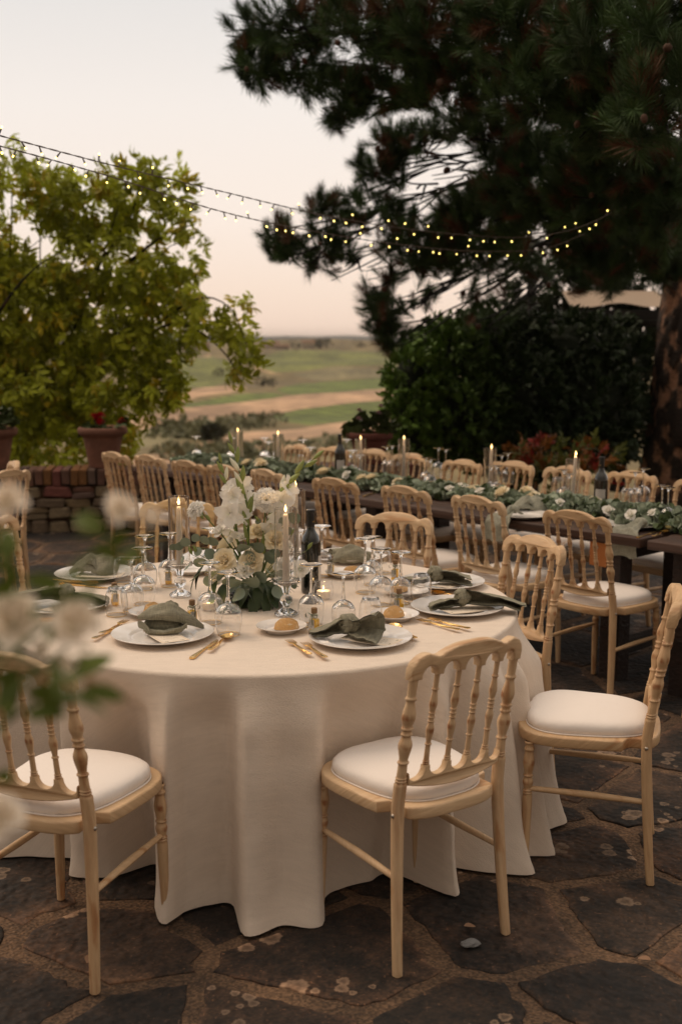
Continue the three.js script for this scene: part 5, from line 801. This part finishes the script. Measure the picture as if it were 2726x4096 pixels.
// ------------------------------------------------------------------ flowers
const mPetal = phys({ color: rgb(.96, .94, .89), roughness: .75, side: THREE.DoubleSide, transmission: .38, thickness: 0, vertexColors: true }), mCream = phys({ color: rgb(.95, .86, .66), roughness: .75, side: THREE.DoubleSide, transmission: .3, thickness: 0, vertexColors: true });
const mStem = std({ color: rgb(.10, .15, .035), roughness: .6 }), mBud = std({ color: rgb(.22, .27, .075), roughness: .6 }), mEuc = std({ color: rgb(.24, .29, .215), roughness: .7, side: THREE.DoubleSide }), mEuc2 = std({ color: rgb(.17, .215, .155), roughness: .7, side: THREE.DoubleSide }), mDarkLeaf = std({ color: rgb(.035, .060, .018), roughness: .5, side: THREE.DoubleSide });
// petal: base at the origin, growing along +y and curling back towards +z; frilled at the edge
function petal(l, w, cup, curl, frill, seed, freq = 5) {
  const g = sheet(9, 10, (s, q) => { const u = q * 2 - 1, wd = w * (.28 + .72 * Math.sin(Math.PI * (.12 + .62 * s))) * (s > .8 ? 1 - .35 * ((s - .8) / .2) ** 2 : 1), a = curl * s, r = frill * s * s * (Math.sin(u * freq + seed * 3) + .6 * Math.sin(u * freq * 2.3 + seed)); const e = l * (1 - .12 * u * u * s); return [u * wd / 2, e * (s * Math.cos(a * .6)) + r * .4, e * s * Math.sin(a * .6) + r - cup * u * u * wd]; });
  return tinted(g, 1, 1, 1);
}
function green(g, r0 = .012) { const p = g.attributes.position, c = g.attributes.color; for (let i = 0; i < p.count; i++) { const d = Math.hypot(p.getX(i), p.getY(i), p.getZ(i)), k = sst(r0, 0, d); c.setXYZ(i, lerp(1, .72, k), lerp(1, .85, k), lerp(1, .40, k)); } return g; }
// every flower faces +y
function roseG(R, n, seed, open = 1) { const r = rng(seed), L = []; for (let i = 0; i < n; i++) { const t = (i + .5) / n, a = i * 2.399, tilt = lerp(.06, 1.15 * open, t ** 1.2); L.push(moved(moved(petal(R * lerp(.75, 1.05, t), R * lerp(.55, 1.25, t), .30 * (1 - t) + .10, lerp(-.5, .75, t), R * .04, seed + i, 3), 0, 0, R * lerp(.04, .20, t), tilt), 0, R * lerp(.12, 0, t), 0, 0, a + r() * .3)); } return merge(L); }
function carnationG(R, seed) { const r = rng(seed), L = []; for (let i = 0; i < 54; i++) { const t = i / 54, a = i * 2.399; L.push(moved(moved(petal(R * lerp(.55, 1.0, t), R * lerp(.5, .75, t), .05, .5 + r() * .4, R * .13, seed + i * 1.7, 9), 0, 0, R * .05, lerp(.05, 1.5, t ** .9)), 0, R * lerp(.22, .02, t), 0, (r() - .5) * .2, a)); } L.push(tinted(lathe([[.001, -R * .75], [R * .16, -R * .6], [R * .22, -R * .1], [R * .1, 0]], 12), .24, .36, .12)); return merge(L); }
function gladG(R, seed) { const r = rng(seed), L = []; for (let i = 0; i < 6; i++) { const out = i % 2; L.push(moved(moved(petal(R * (1.1 + .12 * r()), R * (out ? .80 : 1.0), .12, .85, R * .075, seed + i * 2, 6), 0, 0, R * .05, .55 + .18 * out), 0, -R * .35, 0, 0, i * Math.PI / 3 + r() * .2)); } for (let i = 0; i < 3; i++) L.push(tinted(bar(V(0, -R * .3, 0), V((i - 1) * R * .08, R * .35, R * .06), R * .02), .95, .95, .7)); return merge(L.map((g) => green(g, R * .3))); }
function budG(l, w, seed) { return sheet(14, 12, (s, q) => { const a = q * 2 * Math.PI, r = w * Math.sin(Math.PI * Math.min(1, s * .95 + .03)) ** .9 * (1 - .25 * s) * (1 + .12 * Math.cos(a * 3 + s * 4 + seed)) / 2; return [r * Math.cos(a) + .05 * l * s * s, l * s, r * Math.sin(a)]; }, true); }
function roundLeaf(R, seed) { const g = sheet(7, 22, (s, q) => { const a = q * 2 * Math.PI, k = 1 - .10 * Math.cos(a) - .12 * Math.exp(-((a - Math.PI) ** 2) / .05), x = R * s * Math.sin(a) * k * .95, y = R + R * s * -Math.cos(a) * -1 * k; return [x, y * .98, .10 * R * s * s * Math.sin(a * 2 + seed) + .22 * R * (s * Math.sin(a)) ** 2 - .10 * R * s]; }, true); return g; }
const F = { rose: [roseG(.040, 26, 1), roseG(.040, 26, 5, .9)], lis: [roseG(.027, 15, 11, 1.15), roseG(.027, 14, 23, .8)], carn: [carnationG(.043, 3), carnationG(.038, 8)], glad: [gladG(.046, 2), gladG(.042, 6), gladG(.036, 9)], leaf: [roundLeaf(.024, 1), roundLeaf(.020, 2.4), roundLeaf(.027, 4)], dark: [blade(.085, .040, .25, .35), blade(.070, .030, .2, .5)] };
for (const k of [0, 1]) { F.lis[k] = green(F.lis[k], .014); for (const L of [F.rose]) L[k] = L[k]; }
{
  const C = P(590, 1385, CL), t = thing('flower_centrepiece', 'white gladioli, roses and carnations with eucalyptus in a low black bowl on the round table', 'flower arrangement', C);
  const mBlack = std({ color: rgb(.012, .014, .013), roughness: .5 });
  part('bowl', lathe([[.0001, .004], [.060, .003], [.075, .008], [.092, .026], [.096, .040], [.090, .040], [.07, .02], [.0001, .018]], 40), mBlack, t);
  part('moss', moved(new THREE.SphereGeometry(.075, 20, 12), 0, .035, 0, 0, 0, 0, V(1.1, .62, 1.1)), mDarkLeaf, t);
  // positions: px in the survey frame and depth offset towards us, taken relative to the bowl
  const L = (x, y, dz = 0) => { const u = 402.6 + .2201 * x, v = 1006.6 + .2201 * y, p = D(u, v, -C.z - dz); return p.sub(C); };
  const up = V(0, 1, 0);
  const aim = (m, p, dir, s = 1, spin = 0) => { m.position.copy(p); const d = dir.isVector3 ? dir.clone().normalize() : V(...dir).normalize(); m.quaternion.setFromUnitVectors(up, d).multiply(new THREE.Quaternion().setFromAxisAngle(up, spin)); m.scale.setScalar(s); return m; };
  const mid = V(0, .06, 0);
  const stemTo = (p, r = .0032, mat = mStem, sag = 0) => part('stem', limb([mid.clone().lerp(p, .05), mid.clone().lerp(p, .5).add(V(0, sag, 0)), p], [r * 1.25, r, r * .8], 7, false, 10), mat, t);
  // gladioli
  const spike = (pts, fl, buds, n) => {
    const w = pts.map((p) => L(...p)), curve = new THREE.CatmullRomCurve3(w); const s = part('gladiolus', limb(w, [.0056, .0050, .0042, .0028, .0012], 8, true, 24), mStem, t);
    for (const [x, y, dz, dir, k, sc, sp] of fl) { const p = L(x, y, dz); aim(part('flower', F.glad[k], mPetal, s), p, dir, sc, sp ?? n); }
    for (let i = 0; i < buds.length; i++) { const [tt, l, side, white] = buds[i], p = curve.getPoint(tt), d = curve.getTangent(tt).add(V(side * .34, 0, .12)); const g = budG(l, l * .34, i); aim(part('bud', g, white ? mPetalBud : mBud, s), p, d, 1, i); }
    for (const tt of [.2, .42]) { const p = curve.getPoint(tt), d = curve.getTangent(tt).add(V(.18 * (tt > .3 ? 1 : -1), 0, .1)); aim(part('sheath', budG(.10, .016, 3), mBud, s), p, d, 1, 1); }
  };
  const mPetalBud = std({ color: rgb(.72, .72, .58), roughness: .7 });
  spike([[700, 1400, 0], [655, 1060, .02], [630, 880, .02], [560, 560, .01], [482, 255, 0]], [[600, 620, .05, [-.25, .15, 1], 1, 1], [560, 800, .07, [-.2, 0, 1], 0, 1.05], [690, 800, .05, [.5, .1, .8], 1, .95], [550, 525, .03, [-.6, .5, .6], 2, .75], [575, 985, .05, [-.3, -.75, .5], 1, .95]], [[.99, .040, 0], [.90, .052, -1], [.84, .052, 1, 1], [.80, .05, -1]], 0);
  spike([[770, 1400, 0], [765, 1060, .03], [762, 780, .03], [690, 430, .02], [592, 55, 0]], [[695, 500, .0, [-.1, .4, -.7], 1, 1], [790, 650, -.01, [.7, .1, .3], 1, .95], [680, 640, .01, [.35, .2, .8], 0, .9]], [[.995, .045, 0], [.92, .05, -1], [.86, .06, 1], [.80, .06, -1, 1], [.72, .065, 1], [.70, .06, -1, 1], [.63, .07, -1], [.35, .075, -1], [.5, .06, 1]], 1);
  spike([[900, 1400, 0], [935, 1200, .02], [960, 900, .01], [1090, 570, 0], [1460, 212, -.03]], [[1195, 520, .01, [.75, .35, .5], 1, 1], [1110, 670, .02, [.4, -.1, .9], 0, 1], [1085, 800, .02, [.3, -.5, .8], 1, .95], [1000, 930, .03, [0, -.6, .7], 1, .95]], [[.99, .05, 0], [.93, .055, 1], [.87, .065, -1], [.80, .07, 1], [.76, .06, -1, 1], [.70, .075, 1]], 2);
  // carnations
  for (const [x, y, dz, dir, k, s] of [[955, 655, .05, [.05, .18, 1], 0, 1.12], [225, 760, .03, [-.75, .55, .35], 1, 1.05]]) { const p = L(x, y, dz); aim(part('carnation', F.carn[k], mPetal, t), p, dir, s, x); stemTo(p.clone().addScaledVector(V(...dir).normalize(), -.03), .0028, mStem, x < 400 ? .02 : 0); }
  for (const [x, y] of [[300, 850], [370, 870], [880, 880]]) { const p = L(x, y, .03); aim(part('bud', budG(.030, .012, x), mBud, t), p, [-.6, .8, .2], 1); }
  // roses and lisianthus
  for (const [x, y, dz, dir, k, s] of [[530, 1290, .085, [-.25, .45, .85], 0, 1.05], [800, 1300, .09, [.1, .4, .9], 1, 1.08], [1035, 1080, .03, [.35, .5, .75], 0, .95], [865, 1005, .0, [0, .7, .6], 1, .9], [1000, 1420, -.05, [.5, .3, -.6], 0, 1], [560, 1150, -.07, [-.5, .4, -.7], 1, 1]]) { const p = L(x, y, dz); aim(part('rose', F.rose[k], mCream, t), p, dir, s, x); stemTo(p, .003); }
  for (const [x, y, dz, dir, k, s] of [[480, 995, .05, [-.5, .7, .45], 1, 1.1], [728, 1390, .115, [-.15, .25, 1], 0, 1.1], [1095, 1340, .08, [.1, .4, .9], 1, .95], [1310, 1370, .06, [.45, .25, .8], 0, 1.15], [705, 1055, .03, [0, .8, .5], 1, .7], [440, 1490, .07, [-.5, .2, .8], 1, .9], [1190, 1140, .0, [.4, .6, .6], 0, .8], [590, 1080, .02, [-.2, .8, .5], 1, .7]]) { const p = L(x, y, dz); aim(part('lisianthus', F.lis[k], mPetal, t), p, dir, s, y); stemTo(p, .0022); }
  for (const [x, y] of [[1385, 1170], [230, 1210], [180, 1225], [1225, 1025], [1120, 1320]]) { const p = L(x, y, .05); aim(part('bud', budG(.034, .014, y), mBud, t), p, [x > 700 ? .5 : -.4, .9, .2], 1); stemTo(p, .0014); }
  // eucalyptus sprigs: [stem tip, leaves]
  const r = rng(12);
  const euc = (pts, leaves) => { const w = [mid.clone().add(V(0, -.02, 0)), ...pts.map((p) => L(...p))], s = part('eucalyptus_sprig', limb(w, [.0022, .0018, .001], 6, false, 14), mStem, t); for (const [x, y, dz, dir, k, sc] of leaves) aim(part('leaf', F.leaf[k], r() < .6 ? mEuc : mEuc2, s), L(x, y, dz), dir, sc, (r() - .5) * .8 + 0); };
  euc([[350, 1180, .04], [100, 1130, .05]], [[420, 1130, .05, [-.4, .9, .5], 0, .95], [470, 1160, .05, [.2, -.9, .5], 1, 1], [330, 1120, .05, [-.3, .9, .4], 1, 1.05], [360, 1160, .06, [.1, -1, .4], 0, .9], [225, 1090, .05, [-.2, 1, .3], 1, .85], [240, 1150, .05, [0, -1, .5], 1, .85], [140, 1130, .06, [-.5, .7, .4], 1, 1], [90, 1140, .05, [-.8, .2, .5], 0, .8], [85, 1240, .05, [-.2, -1, .4], 1, .9], [30, 1160, .05, [-.8, .4, .5], 1, .9]]);
  euc([[420, 1420, .07], [280, 1400, .08]], [[440, 1440, .08, [-.4, .3, .9], 2, 1], [300, 1340, .08, [-.5, .7, .6], 0, 1.05], [260, 1420, .08, [-.7, -.5, .6], 0, 1.1], [350, 1450, .07, [0, -1, .5], 1, 1], [170, 1300, .07, [-.5, -.6, .6], 0, .95]]);
  euc([[790, 1180, .08], [800, 1150, .1]], [[790, 1165, .10, [-.7, .3, .7], 2, 1.15], [800, 1165, .10, [.75, .4, .6], 2, 1.1], [770, 1190, .10, [-.1, -1, .5], 2, 1.05]]);
  euc([[700, 1500, .10], [690, 1580, .13]], [[700, 1540, .13, [-.7, .4, .7], 2, 1.15], [740, 1540, .13, [.7, .5, .6], 2, 1.2], [690, 1580, .135, [-.4, -.8, .6], 2, 1.1], [750, 1590, .13, [.5, -.8, .5], 0, 1.1], [860, 1480, .10, [.5, .5, .7], 2, 1.05], [830, 1540, .11, [.7, -.3, .7], 0, 1.1], [620, 1500, .10, [-.8, .2, .6], 0, 1.1], [540, 1440, .10, [-.5, .2, .9], 2, 1]]);
  euc([[1000, 1440, .08], [1080, 1490, .08]], [[1050, 1470, .09, [.3, .6, .8], 2, 1.2], [1070, 1560, .09, [.2, -.7, .7], 2, 1.1], [1180, 1500, .07, [.7, -.2, .6], 0, 1], [960, 1300, .08, [.5, .8, .5], 0, 1.05], [1000, 1240, .06, [.6, .7, .4], 1, 1], [960, 1370, .09, [.5, -.5, .7], 1, 1], [1020, 1600, .08, [.3, -1, .4], 0, 1]]);
  euc([[1080, 1000, .01], [1180, 870, 0]], [[1190, 870, .01, [.7, .5, .5], 2, 1], [1120, 920, .01, [-.4, .8, .4], 1, .9], [1100, 1050, .02, [.8, .3, .4], 1, .9], [1160, 1010, .01, [.6, .6, .4], 0, .85], [880, 900, .01, [-.4, .9, .4], 1, .6]]);
  // dark glossy leaves round the bowl
  for (let i = 0; i < 34; i++) { const a = i * 2.399, R = .05 + .03 * r(), y = .025 + .05 * r(), m = part('dark_leaf', F.dark[i % 2], mDarkLeaf, t); m.position.set(Math.cos(a) * R, y, Math.sin(a) * R); m.rotation.set((r() - .35) * .9, Math.PI / 2 - a, (r() - .5) * .8, 'YXZ'); m.scale.setScalar(.85 + .4 * r()); }
  for (const [x, y, dz, ry] of [[850, 1600, .11, .3], [950, 1600, .10, .9], [820, 1700, .12, 0], [920, 1680, .11, .5], [300, 1400, .06, -1.2], [250, 1460, .06, -1.5], [440, 1560, .09, -.8], [520, 1580, .1, -.4]]) { const m = part('dark_leaf', F.dark[0], mDarkLeaf, t); m.position.copy(L(x, y - 60, dz)); m.rotation.set(.9, ry, 0, 'YXZ'); m.scale.setScalar(1); }
}
// ------------------------------------------------------------------ eucalyptus garland along the wooden tables
{
  const t = thing('eucalyptus_garland', 'garland of grey green eucalyptus and white roses along the middle of the long table', 'garland', V(0, 0, 0));
  const r = rng(33), mats = [], cols = [], lf = merge([moved(roundLeaf(.024, 2), 0, 0, 0, .3), moved(roundLeaf(.022, 1), .01, .01, 0, -.5, 1.4), moved(roundLeaf(.019, 3), -.01, .015, 0, .1, -1.3)]);
  const along = (s, off) => LT.clone().addScaledVector(LD, s).addScaledVector(LN, .40 + off);
  part('stem', limb(Array.from({ length: 14 }, (_, i) => along(-.2 + i * .44, .03 * Math.sin(i * 2)).setY(LH + .02)), [.006, .006], 6, true, 60), mStem, t);
  for (let i = 0; i < 3300; i++) { const s = -.25 + 5.9 * r(), w = .115 + .06 * noise(s * 2.3, 4), q = (r() + r() - 1), off = q * w * 1.15, h = (.052 + .05 * noise(s * 3.1, 9)) * (1 - Math.abs(q)) * Math.sqrt(r()) + .006, p = along(s, off); p.y = LH + h; const d = V(LN.x * q * 1.2 + (r() - .5) * 1.5, .35 + r() * .5, LN.z * q * 1.2 + (r() - .5) * 1.5).normalize(); Q.setFromUnitVectors(UPV, d).multiply(new THREE.Quaternion().setFromAxisAngle(UPV, r() * 6.28)); const sc = .75 + .6 * r(); M4.compose(p, Q, V(sc, sc, sc)); mats.push(M4.clone()); const k = .65 + .6 * r(); cols.push(r() < .16 ? [.075 * k, .11 * k, .04 * k] : [.34 * k, .40 * k, .30 * k]); }
  const m = new THREE.InstancedMesh(lf, std({ color: rgb(1, 1, 1), roughness: .75, side: THREE.DoubleSide }), mats.length); m.name = 'foliage'; m.userData.kind = 'stuff'; mats.forEach((x, i) => { m.setMatrixAt(i, x); m.setColorAt(i, new THREE.Color().setRGB(...cols[i])); }); m.castShadow = m.receiveShadow = true; t.add(m);
  for (let i = 0; i < 42; i++) { const s = .1 + 5.2 * r(), p = along(s, (r() - .62) * .22); p.y = LH + .050 + .03 * r(); const b = part('rose', i % 3 ? F.lis[i % 2] : F.rose[i % 2], i % 3 ? mPetal : mCream, t); b.position.copy(p); b.quaternion.setFromUnitVectors(UPV, V((r() - .5) * .9 - LN.x * .4, .8, (r() - .5) * .9 - LN.z * .4).normalize()); b.scale.setScalar(.9 + .4 * r()); }
}
// ------------------------------------------------------------------ blossoms close to us on the left
{
  const root = V(-.56, .95, -.86), t = thing('blossom_branch', 'out of focus white blossoms with green leaves close in front at the left edge', 'bouquet', V(0, 0, 0));
  const d = .84, r = rng(61), mLeafF = leafMat(.11, .15, .02, .35), mBlush = phys({ color: rgb(.95, .86, .74), roughness: .8, side: THREE.DoubleSide, transmission: .2, thickness: 0, vertexColors: true }), heads = [[30, 1158, 1.0, 0], [290, 1178, .95, 1], [365, 1190, .5, 0], [45, 1435, 1.7, 1], [185, 1440, 1.35, 0], [150, 1535, .7, 1], [14, 1885, 1.25, 0], [110, 1500, .55, 1]];
  for (const [u, v, s, k] of heads) { const p = D(u - 16, v, d + (k ? .02 : -.02)); const f = part('flower', F.lis[k], mBlush, t); f.position.copy(p); f.quaternion.setFromUnitVectors(UPV, V(.3, .75, .5).normalize()); f.scale.setScalar(s * .54); part('stem', limb([root.clone(), root.clone().lerp(p, .6).add(V(-.05, .03, 0)), p.clone().add(V(-.008, -.02, -.01))], [.0035, .0026, .002], 6, false, 12), mStem, t); }
  for (const [u, v, s] of [[30, 1212, .9], [20, 1240, .7], [262, 1222, .9], [300, 1232, .8], [228, 1262, .7], [320, 1262, .5], [160, 1335, .8], [200, 1358, .55], [110, 1402, .5], [95, 1530, 1.1], [60, 1588, 1], [140, 1592, 1.1], [185, 1560, 1], [30, 1545, 1], [205, 1585, .8], [20, 1625, .9], [160, 1620, .7], [120, 1470, .8], [140, 1510, .8], [5, 1215, .7], [70, 1640, .7], [60, 1330, .7], [15, 1350, .9], [90, 1360, .7], [10, 1500, .9], [50, 1515, .9], [215, 1500, .6], [150, 1560, .9], [75, 1560, 1], [20, 1590, 1], [10, 1670, .8], [45, 1300, .6], [8, 1790, .7]]) { for (let j = 0; j < (v > 1500 ? 1 : 2); j++) { const p = D(u - 12 + (r() - .5) * 24, v + (r() - .5) * 24, d + (r() - .5) * .06), m = part('leaf', F.dark[j], mLeafF, t); m.position.copy(p); m.rotation.set((r() - .5) * 2, r() * 6.28, (r() - .5) * 2); m.scale.setScalar(.37 * s + .07); } }
  part('vase', lathe([[.001, 0], [.14, 0], [.15, .03], [.11, .08], [.07, .30], [.065, .60], [.09, .84], [.10, .93], [.095, .94], [.085, .92], [.02, .80]], 36).translate(root.x, 0, root.z), std({ color: rgb(.5, .44, .38), roughness: .6 }), t);
  part('twig', limb([D(200, 1560, d), D(225, 1585, d), D(248, 1606, d)], [.003, .004, .0035], 6), std({ color: rgb(.35, .20, .11), roughness: .8 }), t);
}
// ------------------------------------------------------------------ strings of little lights
{
  const mCable = std({ color: rgb(.11, .085, .075), roughness: .6 }), mLed = std({ color: rgb(0, 0, 0), emissive: rgb(1, .74, .18), emissiveIntensity: 6 }), bulbG = moved(new THREE.SphereGeometry(.0040, 10, 8), 0, -.034, 0, 0, 0, 0, V(1, 1.6, 1)), sockG = moved(new THREE.CylinderGeometry(.0028, .0042, .030, 8), 0, -.015, 0);
  const strand = (label, pts, n, seed) => {
    const t = thing('light_string', label, 'string lights'), w = pts.map(([u, v, dd]) => D(u, v, dd)), c = new THREE.CatmullRomCurve3(w), r = rng(seed);
    const two = [0, Math.PI].map((ph) => limb(Array.from({ length: 240 }, (_, i) => { const p = c.getPointAt(i / 239), a = i * .9 + ph; return p.add(V(0, Math.cos(a) * .0018, Math.sin(a) * .0018)); }), [.0019, .0019], 5, false, 480)); part('cable', merge(two), mCable, t);
    const len = c.getLength(); for (let i = 0; i < n; i++) { const p = c.getPointAt((i + .5 + (r() - .5) * .3) / n), s = part('socket', sockG, mCable, t); s.position.copy(p); s.rotation.set((r() - .5) * 1.2, 0, r() < .2 ? Math.PI + (r() - .5) : (r() - .5) * 1.5); part('bulb', bulbG, mLed, s).castShadow = false; } void len;
  };
  strand('upper of the two strings of tiny warm lights slung from the left to the pine', [[-90, 288, 4.6], [0, 312, 4.9], [250, 378, 5.5], [500, 438, 6.2], [760, 498, 7.0], [1000, 534, 7.8], [1200, 546, 8.1], [1300, 532, 7.9], [1385, 500, 7.5], [1405, 488, 7.4]], 44, 3);
  strand('lower of the two strings of tiny warm lights slung from the left to the pine', [[-90, 316, 4.7], [0, 336, 5.0], [250, 405, 5.6], [500, 484, 6.2], [700, 528, 6.9], [900, 560, 7.5], [1100, 578, 8.1], [1250, 572, 8.2], [1345, 538, 7.9]], 44, 5);
}
// ------------------------------------------------------------------ small things on the stones
solo('pebble', (() => { const g = new THREE.IcosahedronGeometry(.022, 2), p = g.attributes.position; for (let i = 0; i < p.count; i++) { const n = 1 + .35 * noise(p.getX(i) * 60, p.getY(i) * 60, p.getZ(i) * 60); p.setXYZ(i, p.getX(i) * n * 1.3, p.getY(i) * n * .5, p.getZ(i) * n * .8); } g.computeVertexNormals(); return toCreasedNormals(g, .3); })(), std({ color: rgb(.20, .20, .20), roughness: .9 }), 'small grey stone chip lying between the chair legs in front', 'stone', P(1082, 2170, .028), .4);
const dryLeaf = blade(.035, .026, .5, -.2), mDry = std({ color: rgb(.27, .155, .09), roughness: .8, side: THREE.DoubleSide });
[[1466, 2205, 'curled dry leaf on the stones at the lower right'], [201, 2216, 'tiny rust brown dry leaf beside the front left chair leg'], [1093, 2132, 'dry brown leaf fragment near the front right chair']].forEach(([u, v, l], i) => solo('dry_leaf', dryLeaf, mDry, l, 'leaf', P(u, v, .026), i * 2 + 1));

renderer.render(scene, camera);
